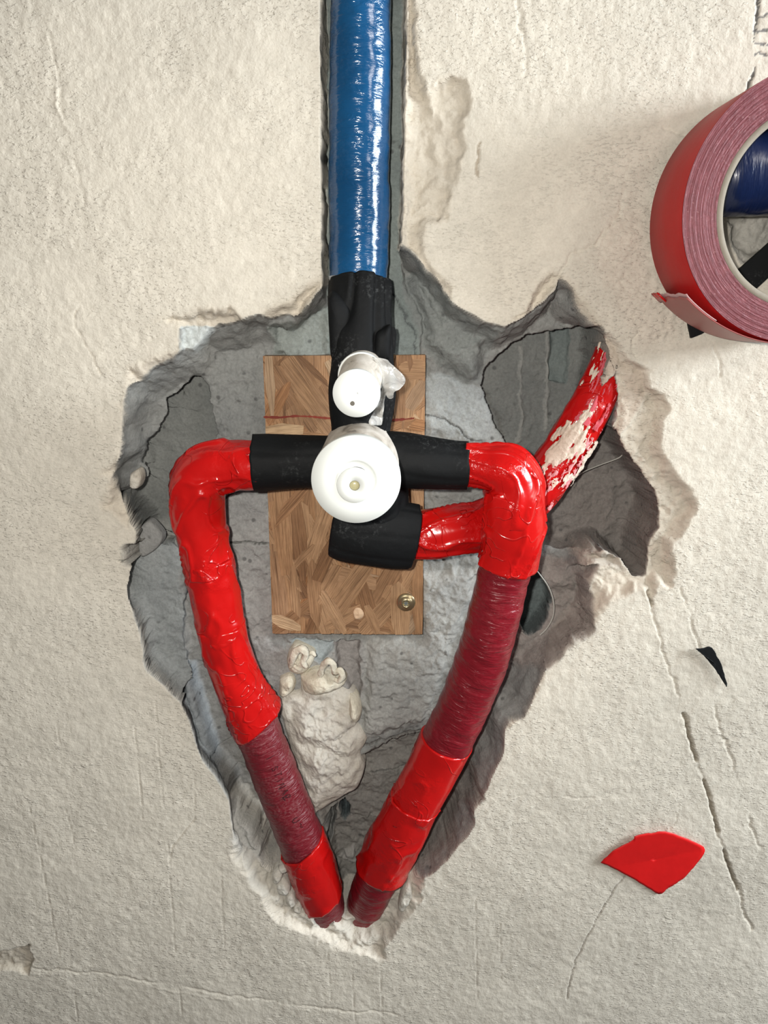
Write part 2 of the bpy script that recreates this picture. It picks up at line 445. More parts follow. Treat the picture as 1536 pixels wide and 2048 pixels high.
# ------------------------------------------------------------------ the wall: plaster with the chiselled opening
G = 0.00068
x0, x1 = -0.262, 0.262
z1 = P(768, 0, 0)[2] + 0.075; z0 = P(768, 2048, 0)[2] - 0.020
nx_ = int((x1-x0)/G)+1; nz_ = int((z1-z0)/G)+1
gx = np.linspace(x0, x1, nx_); gz = np.linspace(z0, z1, nz_)
X, Z = np.meshgrid(gx, gz)                       # [z, x]
Zr = Z - ZC
jx = X + 0.0011*fbm2(X*170, Zr*170, 4, 3, 0.6) + 0.0012*n2(X*60, Zr*60, 9)
jz = Z + 0.0011*fbm2(X*170, Zr*170, 4, 11, 0.6) + 0.0012*n2(X*60, Zr*60, 17)
jlx = X + 0.0016*fbm2(X*55, Zr*55, 3, 9, 0.42); jlz = Z + 0.0016*fbm2(X*55, Zr*55, 3, 17, 0.42)
def sub(poly, pad=0.012):
    a = poly.min(0)-pad; b = poly.max(0)+pad
    i0, i1 = np.searchsorted(gz, [a[1], b[1]]); k0, k1 = np.searchsorted(gx, [a[0], b[0]])
    return slice(max(i0-1, 0), i1+1), slice(max(k0-1, 0), k1+1)
Yd = np.zeros_like(X)                            # depth (m), positive into the wall
broken = np.zeros_like(X)                        # 1 where the surface is a fresh break
grey = np.zeros_like(X)                          # 1 where masonry shows instead of plaster
tint = np.zeros(X.shape + (3,)); 
PL = np.array([0.605, 0.568, 0.495])
tint[:] = PL
# gentle unevenness of the rendered face, with lime-white and pinkish zones
Yd += 0.0009*fbm2(X*14, Zr*14, 3, 21) + 0.00016*fbm2(X*240, Zr*210, 3, 25)
lw = fbm2(X*9, Zr*9, 3, 31)[..., None]
tint *= 1 + 0.04*lw

DXu = np.zeros_like(X); DZu = np.zeros_like(X)
def region(poly, Yc, depth, width, jag=1.0, col=None, isgrey=None, rough=0.0, seed=50, soft=0.0, pad=0.012, rfreq=120, low=False, coff=0.0, under=None, lip=0.0, inside=False):
    q = px2xz(poly, Yc); sl = sub(q, pad)
    xx = X[sl]*(1-jag) + jx[sl]*jag; zz = Z[sl]*(1-jag) + jz[sl]*jag
    if low: xx, zz = jlx[sl], jlz[sl]
    sd = poly_sd(q, xx, zz)
    if inside: sd = np.minimum(sd, SDH[sl])
    if callable(width): width = width(X[sl], Z[sl])
    w = sstep(sd/(width*1e-3))
    if lip: w = lip*sstep(sd/0.0009) + (1-lip)*w
    if under is not None:
        uu_ = under(X[sl], Z[sl]) if callable(under) else under
        s0 = poly_sd(q, X[sl], Z[sl]); gz_, gx_ = np.gradient(s0, G)
        wu = sstep(sd/0.0015); amt = uu_*1e-3*wu*np.exp(-np.clip(s0, 0, 1)/(np.maximum(uu_, 0.5)*(1.6e-3 if not callable(under) else 1.25e-3)))*(1.0 if callable(under) else np.clip(1 - s0/0.0105, 0, 1))
        DXu[sl] = DXu[sl]*(1-wu) - gx_*amt; DZu[sl] = DZu[sl]*(1-wu) - gz_*amt
    tgt = depth*1e-3
    if rough: tgt = tgt + rough*1e-3*fbm2(X[sl]*rfreq, Zr[sl]*rfreq, 4, seed, 0.55)
    Yd[sl] = Yd[sl]*(1-w) + tgt*w
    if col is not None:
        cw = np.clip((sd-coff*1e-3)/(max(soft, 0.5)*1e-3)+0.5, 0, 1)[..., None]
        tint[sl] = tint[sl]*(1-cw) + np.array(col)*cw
    if isgrey is not None:
        gm = sd > coff*1e-3; g = grey[sl]; g[gm] = isgrey
    br = broken[sl]; br[sd > 0] = 1
def groove(pts, width, depth, Yc=0, jag=1.0, gaps=0.0, col=None, seed=70, ridge=False):
    q = px2xz(pts, Yc); sl = sub(q, 0.006)
    xx = X[sl]*(1-jag) + jx[sl]*jag; zz = Z[sl]*(1-jag) + jz[sl]*jag
    d = line_d(q, xx, zz)
    k = np.clip(1 - d/(width*1e-3), 0, 1)
    if gaps: k = k*np.clip((n2(X[sl]*55, Zr[sl]*55, seed)+1-gaps)*1.6, 0, 1)
    Yd[sl] += (-1 if ridge else 1)*depth*1e-3*sstep(k)
    if col is not None:
        cw = (k > 0.25)[..., None]*0.85
        tint[sl] = tint[sl]*(1-cw) + np.array(col)*cw

BRK = (0.545, 0.500, 0.425); GR = (0.245, 0.250, 0.240); CAV_SHADE = (0.185, 0.192, 0.182)  # chamber tint: block grey darkened for the shade inside
BRN_SHADE = (0.205, 0.190, 0.175); GRN = (0.205, 0.235, 0.225)  # brown is the shade of the right hollow put into its tint
# -- shallow spalls in the plaster
region([(815,-300),(830,-300),(826,-40),(838,81),(842,146),(851,182),(900,150),(933,156),(943,202),(926,254),(933,309),(907,391),(891,440),(850,452),(848,482),(846,508),(880,545),(905,566),(899,600),(870,590),(842,534),(803,490)], 0, 3.4, 4.0, col=BRK, rough=0.7, soft=2, rfreq=160)
region([(826,0),(838,81),(842,146),(851,182),(875,250),(880,330),(850,420),(806,440),(812,0)], 1, 5.2, 6, rough=0.6, col=BRK, soft=3)
region([(652,562),(623,565),(591,586),(578,606),(542,619),(512,632),(486,632),(467,622),(460,610),(434,610),(395,614),(363,633),(318,643),(350,660),(362,700),(330,712),(291,727),(250,736),(252,762),(245,788),(240,814),(247,843),(244,885),(232,921),(200,946),(222,956),(205,1010),(230,1040),(262,1060),(300,900),(420,720),(600,660)], 1, 7.0, 7.0, col=BRK, rough=0.8, soft=3)
region([(1099,545),(1113,552),(1150,568),(1180,620),(1213,668),(1252,722),(1283,730),(1298,777),(1326,781),(1345,816),(1328,840),(1334,910),(1365,957),(1388,984),(1396,1020),(1369,1066),(1349,1086),(1352,1120),(1349,1180),(1318,1170),(1302,1210),(1285,1180),(1230,1200),(1190,1250),(1130,1300),(1095,1340),(1060,1420),(1000,1470),(1000,1200),(1150,1000),(1150,700)], 0, 6.0, 6.0, col=BRK, rough=1.0, soft=3)
region([(1010,652),(1044,625),(1056,590),(1099,547),(1120,556),(1105,600),(1060,640)], 0, 5, 5, col=BRK, rough=0.6, soft=2)
region([(415,1505),(435,1539),(458,1590),(464,1633),(466,1672),(458,1711),(482,1750),(515,1773),(521,1805),(544,1840),(583,1859),(622,1879),(677,1902),(732,1914),(770,1922),(773,1891),(802,1852),(845,1797),(860,1740),(700,1700),(560,1700),(520,1620)], 0, 4.2, 5.0, col=(0.60,0.56,0.49), rough=1.5, soft=3, rfreq=150)
region([(-30,1902),(25,1900),(60,1888),(66,1925),(64,1948),(30,1942),(-30,1945)], 0, 3.0, 2.0, col=BRK, rough=0.4)
# second small opening behind the tape roll
region([(1455,430),(1500,400),(1600,400),(1620,520),(1540,520),(1490,530),(1470,490)], 0, 9, 7, col=(0.40,0.39,0.36), rough=1.2)
# -- main opening: sloping break down to the masonry
H = [(649,572),(620,612),(591,636),(542,640),(522,633),(493,637),(467,645),(428,652),(363,653),(366,706),(340,722),(300,745),(262,772),(254,800),(250,845),(248,890),(238,925),(232,954),(246,985),(250,1005),(264,1042),(278,1066),(280,1094),(270,1130),(261,1170),(262,1200),(284,1250),(288,1318),(300,1340),(340,1365),(362,1392),(385,1445),(398,1490),(415,1515),(435,1540),(458,1590),(466,1640),(480,1690),(515,1740),(560,1762),(600,1815),(650,1856),(677,1842),(720,1846),(757,1828),(790,1790),(830,1750),(856,1740),(895,1712),(934,1660),(946,1630),(950,1604),(977,1569),(989,1534),(1001,1498),(1005,1452),(1012,1440),(1044,1428),(1059,1389),(1079,1350),(1087,1319),(1114,1284),(1142,1246),(1169,1228),(1175,1180),(1172,1140),(1197,1094),(1232,1109),(1252,1141),(1279,1141),(1282,1109),(1290,1066),(1306,1043),(1308,1012),(1297,973),(1269,930),(1242,891),(1226,852),(1237,780),(1232,735),(1205,705),(1195,665),(1168,625),(1136,578),(1115,560),(1103,585),(1070,615),(1040,640),(1001,655),(965,645),(925,620),(895,600),(880,570),(845,534),(804,490)]
WC = [(500,640,15),(380,700,15),(300,760,12),(250,870,8),(245,960,5),(262,1180,2.2),(300,1340,2.2),(340,1370,2.2),(400,1480,2.2),(440,1550,2.5),(470,1640,5),(258,1040,2.2),(600,1810,7),(760,1820,8),(900,1700,9),(980,1540,10),(1060,1400,12),(1150,1240,13),(1200,1120,6),(1300,1050,3),(1240,880,3),(1200,690,3),(1100,590,10),(980,650,12),(850,560,7),(640,600,8)]
WQ = np.array([list(P(a, b, 5)[[0, 2]]) + [c] for a, b, c in WC])
def hwidth(x, z):
    num = 0; den = 0
    for a, b, c in WQ:
        k = 1/((x-a)**2 + (z-b)**2 + 1e-5)**2; num = num + k*c; den = den + k
    return num/den
UC = [(262,1180,15),(290,1330,15),(340,1370,15),(400,1480,14),(440,1550,12),(465,1620,8),(255,1040,15),(262,1080,15),(245,940,3),(300,760,0),(500,640,0),(640,600,0),(520,1740,1),(650,1850,0),(850,1740,0),(1000,1450,0),(1170,1200,0),(1300,1050,4),(1240,880,3),(1150,600,0),(900,600,0)]
UQ = np.array([list(P(a, b, 5)[[0, 2]]) + [c] for a, b, c in UC])
def hunder(x, z):
    num = 0; den = 0
    for a, b, c in UQ:
        k = 1/((x-a)**2 + (z-b)**2 + 1e-5)**2; num = num + k*c; den = den + k
    return num/den
region(H, 5, 29, hwidth, under=hunder, lip=0.2, col=GR, isgrey=1, rough=1.3, soft=1.2, low=True)
SDH = poly_sd(px2xz(H, 5), jlx, jlz)
# lighter dusty zones of the masonry
region([(363,653),(428,652),(405,680),(385,706),(366,706)], 4, 6.0, 1.2, jag=0.25, col=(0.50,0.53,0.52), rough=0.2)
region([(450,990),(545,990),(545,1290),(700,1280),(740,1290),(720,1480),(640,1560),(560,1500),(520,1350),(470,1200)], 28, 28, 4, col=(0.345,0.345,0.335), rough=0.9, soft=3)
region([(840,1140),(960,1135),(950,1200),(900,1320),(850,1450),(720,1480),(735,1280),(840,1275)], 27, 25, 6, col=(0.385,0.385,0.365), rough=0.9, soft=4, rfreq=200)
region([(582,1272),(680,1275),(650,1320),(590,1310)], 30, 33, 2, col=(0.40,0.45,0.47), rough=0.3, soft=2)
region([(665,1275),(722,1275),(722,1400),(700,1400),(680,1340)], 30, 35, 2, col=(0.30,0.285,0.275), rough=0.3, soft=1)
# channel chased upwards for the blue pipe
region([(638,-420),(826,-420),(816,-60),(806,440),(803,490),(815,560),(850,640),(850,720),(560,720),(545,690),(600,640),(646,600),(644,560)], 2, 24, 1.4, jag=0.06, coff=1.3, col=GRN, isgrey=1, rough=0.5, soft=1.0)
region([(540,655),(600,650),(655,610),(655,715),(540,715)], 22, 26, 4, col=(0.26,0.285,0.27), rough=0.4, soft=2)
region([(842,534),(880,575),(900,610),(960,650),(1000,665),(965,770),(940,775),(880,735),(850,700),(820,620),(805,560)], 10, 20, 9, jag=0.6, col=(0.225,0.24,0.232), rough=1.2, soft=2)
region([(868,745),(960,775),(990,850),(1020,900),(950,890),(855,860),(852,760)], 26, 28, 3, col=(0.35,0.375,0.375), rough=0.7, soft=2)
# hollow chambers of the blocks, inner shade put into the darker tints
region([(392,757),(376,758),(356,775),(337,794),(320,801),(325,827),(311,850),(288,886),(281,912),(268,931),(281,941),(286,957),(278,980),(254,1003),(265,1042),(281,1068),(300,1085),(380,1075),(440,1078),(430,950),(418,877),(415,843),(410,814),(405,775)], 16, 47, 1.3, jag=0.35, under=14, inside=True, col=CAV_SHADE, rough=0.25, soft=0.8)
region([(345,980),(365,985),(370,1060),(345,1062)], 44, 45, 2, col=(0.36,0.385,0.38), rough=0.2, soft=2)
region([(290,1050),(330,1040),(400,1060),(440,1085),(300,1095),(284,1085)], 36, 38, 5, col=(0.30,0.30,0.28), rough=1.8, soft=2)
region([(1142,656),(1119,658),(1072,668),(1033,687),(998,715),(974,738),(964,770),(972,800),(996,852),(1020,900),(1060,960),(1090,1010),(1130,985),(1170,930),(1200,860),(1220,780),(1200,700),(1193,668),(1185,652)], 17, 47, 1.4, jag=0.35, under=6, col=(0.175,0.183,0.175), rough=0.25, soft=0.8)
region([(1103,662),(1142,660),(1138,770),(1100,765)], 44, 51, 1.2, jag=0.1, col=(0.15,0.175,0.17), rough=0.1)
groove([(1042,700),(1040,800),(1038,880)], 1.6, 1.2, 47, 0.3, ridge=True, col=(0.27,0.275,0.26))
groove([(1096,670),(1094,770),(1090,860)], 1.6, 1.2, 47, 0.3, ridge=True, col=(0.27,0.275,0.26))
region([(1224,850),(1240,891),(1267,930),(1295,973),(1306,1012),(1304,1043),(1288,1066),(1281,1109),(1280,1140),(1252,1140),(1232,1109),(1197,1092),(1150,1110),(1100,1105),(1075,1100),(1080,1030),(1110,1000),(1170,930),(1200,860)], 14, 43, 4.0, jag=0.5, under=4, col=BRN_SHADE, rough=1.2, soft=1.0)
region([(1084,1117),(1150,1115),(1190,1110),(1165,1150),(1172,1185),(1168,1232),(1130,1255),(1100,1290),(1060,1320),(1020,1340),(1030,1250),(1050,1130)], 22, 24, 6, col=(0.27,0.245,0.225), rough=1.8, soft=3)
region([(1150,1113),(1190,1096),(1228,1108),(1245,1140),(1215,1130),(1190,1122),(1160,1135)], 10, 11, 4, col=(0.42,0.385,0.335), rough=1.2, soft=2)
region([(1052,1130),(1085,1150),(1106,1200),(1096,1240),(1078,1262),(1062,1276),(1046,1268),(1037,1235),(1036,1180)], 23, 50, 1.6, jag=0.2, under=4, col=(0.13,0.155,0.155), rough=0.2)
region([(1190,664),(1215,660),(1256,716),(1290,735),(1300,800),(1262,860),(1240,890),(1228,866),(1234,825),(1243,780),(1240,752),(1228,752),(1216,775),(1204,790),(1189,782),(1194,720)], 5, 4.5, 3.0, jag=0.5, col=(0.50,0.435,0.365), isgrey=0, rough=0.7, soft=1, coff=2.4)
# lower left: gap behind the plaster, webs and recesses; cool light put into the bluish tints
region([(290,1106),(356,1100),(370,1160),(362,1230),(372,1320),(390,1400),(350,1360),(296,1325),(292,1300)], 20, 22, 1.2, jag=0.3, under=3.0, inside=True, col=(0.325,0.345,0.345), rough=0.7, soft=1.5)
region([(354,1112),(420,1112),(470,1290),(500,1420),(540,1560),(580,1680),(600,1760),(560,1738),(532,1722),(500,1650),(475,1590),(445,1535),(405,1440),(388,1370),(372,1300)], 24, 38, 4, inside=True, col=(0.27,0.265,0.25), rough=0.9, soft=2)
region([(376,1330),(400,1340),(440,1470),(470,1560),(445,1545),(405,1445)], 18, 26, 3, jag=0.3, inside=True, col=(0.34,0.37,0.39), rough=0.3, soft=2)
# bottom chamber, its shade likewise in the tint
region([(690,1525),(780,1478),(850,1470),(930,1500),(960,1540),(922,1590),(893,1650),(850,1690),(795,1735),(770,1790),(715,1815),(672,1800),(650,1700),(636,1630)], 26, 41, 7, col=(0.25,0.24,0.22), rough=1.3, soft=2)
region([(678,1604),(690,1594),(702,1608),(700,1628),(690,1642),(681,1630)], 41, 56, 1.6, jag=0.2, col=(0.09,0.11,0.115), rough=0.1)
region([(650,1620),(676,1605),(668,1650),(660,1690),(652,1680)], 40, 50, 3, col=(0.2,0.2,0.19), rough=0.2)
region([(690,1695),(710,1690),(716,1720),(698,1730),(684,1715)], 38, 36, 3, col=(0.36,0.35,0.33), rough=0.5, soft=1)
# ledge of crumbly plaster at the foot
region([(470,1600),(500,1655),(520,1690),(532,1726),(566,1740),(600,1810),(640,1850),(560,1800),(510,1760),(478,1700)], 8, 9, 5, col=(0.56,0.535,0.48), rough=1.4, soft=2)
region([(660,1842),(680,1828),(720,1832),(757,1812),(790,1760),(815,1740),(850,1745),(820,1800),(780,1870),(700,1880)], 6, 10, 6, col=(0.56,0.53,0.47), rough=1.3, soft=2)
region([(500,1705),(530,1726),(500,1660),(476,1610),(468,1660)], 12, 14, 6, col=(0.52,0.51,0.48), rough=0.9, soft=3)
# joints between the blocks
groove([(270,1090),(400,1088),(540,1086),(700,1084)], 0.8, 3.0, 28, 0.6, gaps=0.2, col=(0.13,0.13,0.12))
groove([(450,1000),(478,980),(505,965)], 0.7, 2.0, 29, 0.8, col=(0.12,0.12,0.12))
groove([(850,825),(905,845),(930,870),(945,885)], 0.7, 2.0, 28, 0.8, col=(0.12,0.12,0.12))
groove([(790,590),(812,630),(830,670),(832,710)], 0.6, 1.6, 24, 0.7, col=(0.10,0.11,0.11))
groove([(960,770),(985,790),(1005,840),(1015,880)], 0.7, 1.5, 34, 0.8, col=(0.14,0.14,0.13))
groove([(640,1440),(700,1500),(780,1475),(860,1465)], 0.8, 2.5, 28, 0.8, col=(0.14,0.13,0.12))
groove([(740,1545),(800,1535),(840,1530)], 0.6, 1.5, 40, 0.5, col=(0.12,0.12,0.11))
# -- cracks, seams and trowel drags of the plaster face
C1 = [(1300,1205),(1310,1240),(1325,1290),(1340,1330),(1362,1392),(1372,1432),(1386,1480),(1396,1520),(1407,1560),(1421,1610),(1434,1655),(1446,1690),(1460,1730),(1476,1775),(1490,1820),(1502,1862)]
groove(C1, 0.9, 0.9, gaps=0.35, seed=71)
for a in ([(1367,1428),(1378,1462),(1394,1522)], [(1408,1562),(1422,1610),(1436,1662)], [(1448,1700),(1462,1740),(1474,1780)], [(1296,1185),(1303,1210)]):
    groove(a, 1.25, 2.4, jag=0.5, col=(0.30,0.265,0.21))
groove([(1362,1175),(1385,1245),(1402,1295),(1428,1400),(1452,1480),(1482,1580),(1502,1650),(1536,1730)], 0.9, 0.8, gaps=0.5, seed=73)
groove([(1250,1750),(1228,1782),(1205,1818),(1170,1880),(1148,1925),(1132,2000)], 0.55, 0.8, jag=0.5, col=(0.34,0.31,0.27))
groove([(1354,1612),(1350,1640),(1336,1660)], 0.5, 0.6, jag=0.6)
groove([(960,1592),(1100,1590),(1250,1598),(1365,1608)], 0.8, 0.45, gaps=0.5)
groove([(62,1936),(150,1944),(250,1955),(340,1972),(450,1988),(620,2012),(800,2030)], 1.2, 0.6, gaps=0.5, seed=75)
groove([(62,1946),(150,1954),(250,1965),(340,1982),(450,1998),(620,2022)], 0.9, 0.35, gaps=0.5, ridge=True)
for a in ([(310,1400),(318,1520),(328,1622)], [(275,1500),(280,1570),(284,1640)], [(57,1610),(85,1740),(120,1915)], [(336,1690),(342,1780),(350,1905)], [(388,1560),(390,1640)], [(268,1450),(276,1540),(283,1610)],
          [(440,1740),(446,1840),(452,1960)], [(115,1440),(122,1510)], [(145,1960),(155,2046)], [(360,1980),(366,2046)], [(655,1900),(662,2000)], [(705,1950),(710,2040)], [(130,1620),(150,1700)], [(760,1930),(765,2040)], [(950,1800),(955,2000)], [(1000,1850),(1002,1960)]):
    groove(a, 0.4, 0.45, jag=0.15)
groove([(390,1640),(365,1670),(342,1695),(338,1720)], 0.5, 0.8, jag=0.6)
groove([(160,610),(150,640),(168,690),(205,752)], 0.5, 0.7)
groove([(905,280),(914,300),(916,325),(908,352)][:0] or [(960,285),(957,318),(958,350)], 0.8, 1.2, col=(0.42,0.37,0.30))
groove([(1034,0),(1046,60),(1058,110),(1040,180),(1050,240),(1075,330),(1095,400),(1120,440)], 1.4, 0.5, gaps=0.5)
groove([(1113,556),(1130,530),(1150,500),(1190,490),(1205,470),(1240,420),(1262,300)], 1.3, 0.9, gaps=0.3)
groove([(1240,566),(1262,600),(1275,660),(1270,700),(1290,722)], 0.7, 0.9)
groove([(1330,250),(1360,262),(1395,268)], 1.2, 0.9)
groove([(1520,-20),(1517,50),(1511,110),(1500,175),(1492,215)], 1.0, 1.6, jag=0.9, gaps=0.1, col=(0.06,0.06,0.065))
for yy in (34, 64, 86, 106): groove([(1512,yy),(1540,yy+3)], 0.6, 0.6, col=(0.12,0.12,0.125))
groove([(1380,540),(1400,650),(1440,720),(1436,760)], 0.7, 0.7, gaps=0.3)
groove([(110,180),(130,240),(140,262),(152,300)], 1.2, 0.5, gaps=0.5, ridge=True); groove([(60,0),(100,80),(115,160),(165,400),(170,480)], 1.5, 0.3, gaps=0.6)
# smooth filler patch up in the corner by the roll
region([(1215,440),(1300,400),(1360,480),(1380,640),(1290,700),(1225,600),(1190,520)], 0, -1.0, 14, jag=0.5, col=(0.58,0.53,0.46), rough=0.5, soft=6, rfreq=40)
broken_f = broken
Yd += broken_f*0.00045*fbm2(X*420, Zr*420, 3, 41)
tint *= (1 + 0.05*n2(X*300, Zr*300, 43))[..., None]
edge = np.minimum(np.minimum(X-x0, x1-X), np.minimum(Z-z0, z1-Z)); Yd *= sstep(edge/0.012)

X = X + DXu; Z = Z + DZu
wob = broken*np.clip(Yd/0.004, 0, 1)
X = X + wob*0.0010*fbm3(X*150, Yd*150, Zr*150, 3, 81, 0.6); Z = Z + wob*0.0010*fbm3(X*150, Yd*150, Zr*150, 3, 87, 0.6)
Vw = np.stack([X, Yd, Z], -1).reshape(-1, 3); Tw = np.clip(tint.reshape(-1, 3), 0.01, 0.9)
gi = np.arange(nx_*nz_).reshape(nz_, nx_)
quads = np.stack([gi[:-1, :-1], gi[:-1, 1:], gi[1:, 1:], gi[1:, :-1]], -1)     # faces towards -Y
gq = grey[:-1, :-1]
cxq = X[:-1, :-1]; czq = Z[:-1, :-1]
jy = P(600, 1086, 28)[2]; jx0 = P(715, 900, 28)[0]
rid = np.where(gq < 0.5, 0, 1 + (cxq > jx0).astype(int) + 2*(czq < jy).astype(int))
def subset(mask):
    q = quads[mask]; u, inv = np.unique(q, return_inverse=True)
    return Vw[u], inv.reshape(-1, 4), Tw[u]
V0, F0, T0 = subset(rid == 0)
# the wall runs on beyond the chased part
n0 = len(V0); big = 2.2
cor = np.array([[x0,0,z0],[x1,0,z0],[x1,0,z1],[x0,0,z1],[-big,0,ZC-1.2],[big,0,ZC-1.2],[big,0,ZC+1.4],[-big,0,ZC+1.4]])
V0 = np.concatenate([V0, cor]); T0 = np.concatenate([T0, np.tile(PL, (8, 1))])
a = n0
F0 = np.concatenate([F0, [[a+4,a+5,a+1,a],[a+5,a+6,a+2,a+1],[a+6,a+7,a+3,a+2],[a+7,a+4,a,a+3]]])
wall = mk('wall_back', V0, F0, M['plaster'], None, col=T0)
tag(wall, 'pale beige trowelled plaster wall with a chiselled opening', None, kind='structure')
for k in (1, 2, 3, 4):
    v, f, t = subset(rid == k)
    mk('concrete_block', v, f, M['block'], wall, col=t)

# lumps: radial domes for mortar, foam and chips
def dome(name, poly, Yc, height, mat, parent, rough=0.6, seed=1, rings=22, per=3, power=0.55, freq=140, tintc=None):
    q = px2xz(poly, Yc)
    q3, _ = crom(np.concatenate([np.concatenate([q, q[:1]])]), per); q3 = q3[:-1]
    c = q3.mean(0); n = len(q3); V = []
    for i in range(rings+1):
        t = i/rings                              # 0 centre .. 1 rim
        p = c + (q3-c)*t
        h = height*1e-3*(1-t**2.2)**power
        y = Yc*1e-3 - h
        y = y - rough*1e-3*fbm2(p[:, 0]*freq, (p[:, 1]-ZC)*freq, 4, seed, 0.6)*(0.3 + 0.7*(1-t**4))
        V.append(np.stack([p[:, 0], y*np.ones(n), p[:, 1]], -1))
    V.append(np.stack([c[0]+(q3[:, 0]-c[0])*1.02, np.full(n, Yc*1e-3+0.006), c[1]+(q3[:, 1]-c[1])*1.02], -1))
    m = len(V); V = np.concatenate(V); idx = np.arange(m*n).reshape(m, n); nx = np.roll(idx, -1, 1)
    Fq = np.stack([idx[:-1], nx[:-1], nx[1:], idx[1:]], -1).reshape(-1, 4)
    if np.sum(q3[:, 0]*np.roll(q3[:, 1], -1) - np.roll(q3[:, 0], -1)*q3[:, 1]) < 0: Fq = Fq[:, ::-1]
    return mk(name, V, Fq[:, ::-1], mat, parent, col=tintc)
lump = dome('mortar_lump', [(556,1395),(575,1378),(600,1372),(605,1350),(640,1345),(680,1362),(712,1385),(722,1425),(715,1440),(735,1470),(722,1500),(730,1530),(715,1570),(690,1585),(640,1615),(625,1622),(610,1580),(590,1520),(570,1450)], 30, 12, M['mortar'], wall, rough=2.2, seed=5, rings=56, per=8, power=0.4, freq=120)
lump['label'] = 'pale lumpy mortar stuffed into the opening below the board'
for k, (pl, hh) in enumerate([
    ([(578,1300),(590,1288),(612,1296),(630,1310),(618,1335),(600,1345),(580,1338),(574,1318)], 9),
    ([(600,1345),(640,1330),(662,1338),(690,1352),(688,1366),(650,1380),(610,1378)], 12),
    ([(560,1352),(582,1345),(592,1362),(585,1380),(560,1390)], 8),
    ([(700,1384),(716,1392),(724,1420),(712,1440),(698,1420)], 10)]):
    dome('foam_blob', pl, 27, hh, M['foam'], wall, rough=1.4, seed=20+k, rings=14, per=4, freq=220)
def worm(name, pts, mat, parent, nphi=14, seed=3, amp=0.0006):
    return tube(name, pts, mat, parent, nphi=nphi, step=0.0006, lip=0.0,
                disp=lambda s, p, t: amp*fbm3(np.cos(p)*1.5, np.sin(p)*1.5, s*260, 2, seed) - 0.0022*np.clip(np.abs(t-0.5)*2-0.86, 0, 1)*4*0.2)
worm('foam_curl', [(640,1352,17,5),(646,1332,14,6),(656,1322,12,6.5),(666,1330,13,6),(670,1345,15,6.5),(680,1340,14,6),(684,1352,14,6.5),(678,1362,15,6),(668,1358,16,5)], M['foam'], wall)
worm('foam_curl', [(580,1335,20,5),(586,1318,16,7),(592,1302,15,7),(604,1298,14,7.5),(612,1308,15,7),(606,1322,16,6),(612,1334,17,5)], M['foam'], wall, seed=8)
worm('foam_curl', [(614,1308,19,4),(624,1306,18,5),(630,1312,18,4)], M['foam'], wall, seed=9)
# curved shell fragment of the block at the left, loose flakes of plaster by the pipe foot
dome('shell_fragment', [(283,1050),(300,1042),(318,1058),(326,1074),(318,1092),(298,1108),(282,1112),(278,1085)], 19, 2.2, M['block'], wall, rough=0.2, seed=31, rings=14, per=5, power=0.25, tintc=(0.30, 0.30, 0.29))
fr = [([(545,1742),(560,1734),(566,1748),(556,1762),(546,1758)], 4), ([(552,1764),(568,1756),(582,1772),(574,1786),(556,1780)], 4.5), ([(570,1790),(584,1782),(594,1800),(586,1810),(572,1802)], 4),
      ([(588,1806),(600,1800),(606,1812),(598,1822),(586,1818)], 3.5), ([(608,1822),(624,1818),(630,1834),(616,1838)], 3), ([(556,1732),(574,1728),(576,1738),(562,1742)], 3.5),
      ([(262,946),(278,938),(284,956),(276,976),(260,974)], 3), ([(805,1772),(820,1762),(826,1790),(806,1822),(796,1812)], 4)]
for k, (pl, hh) in enumerate(fr):
    dome('plaster_chip', pl, 6 if k != 6 else 8, hh, M['mortar'], wall, rough=0.9, seed=60+k, rings=7, per=3, power=0.3, freq=300)

# ------------------------------------------------------------------ OSB board behind the valve
bx0 = P(528, 711, 20); bq = [P(526,712,19), P(851,710,19), P(845,1269,19), P(545,1267,19)]
board = empty('osb_board', P(690, 1269, 22))
tag(board, 'rectangular chipboard backing panel of pressed wood strands behind the white caps', 'board')
def slab(name, poly3, thick, mat, parent, uv=None, smooth=False):
    n = len(poly3); A = np.array(poly3); B = A + np.array([0, thick, 0])
    V = np.concatenate([A, B])
    ar = np.sum(A[:, 0]*np.roll(A[:, 2], -1) - np.roll(A[:, 0], -1)*A[:, 2])
    f = list(range(n)); back = [i+n for i in range(n)]
    side = [(i, (i+1) % n, (i+1) % n+n, i+n) for i in range(n)]
    if ar > 0: fs = [tuple(f), tuple(back[::-1])] + [s[::-1] for s in side]
    else: fs = [tuple(f[::-1]), tuple(back)] + side
    return mk(name, V, fs, mat, parent, smooth=smooth, uv=uv)
BQ = np.array(bq); BQ[:, 1] = 0.0195
slab('panel', BQ, 0.009, M['woodcore'], board, uv=np.concatenate([BQ[:, [2, 0]]]*2))
bxz = BQ[:, [0, 2]]
def clip(poly, quad):
    out = [np.array(p) for p in poly]
    n = len(quad); cc = quad.mean(0)
    for i in range(n):
        a, b = quad[i], quad[(i+1) % n]; e = b-a; nrm = np.array([-e[1], e[0]])
        if nrm@(cc-a) < 0: nrm = -nrm
        res = []
        for k in range(len(out)):
            p, q = out[k], out[(k+1) % len(out)]
            dp, dq = nrm@(p-a), nrm@(q-a)
            if dp >= 0: res.append(p)
            if dp*dq < 0: res.append(p + (q-p)*dp/(dp-dq))
        out = res
        if len(out) < 3: return []
    return out
rs = np.random.RandomState(12)
strands = []
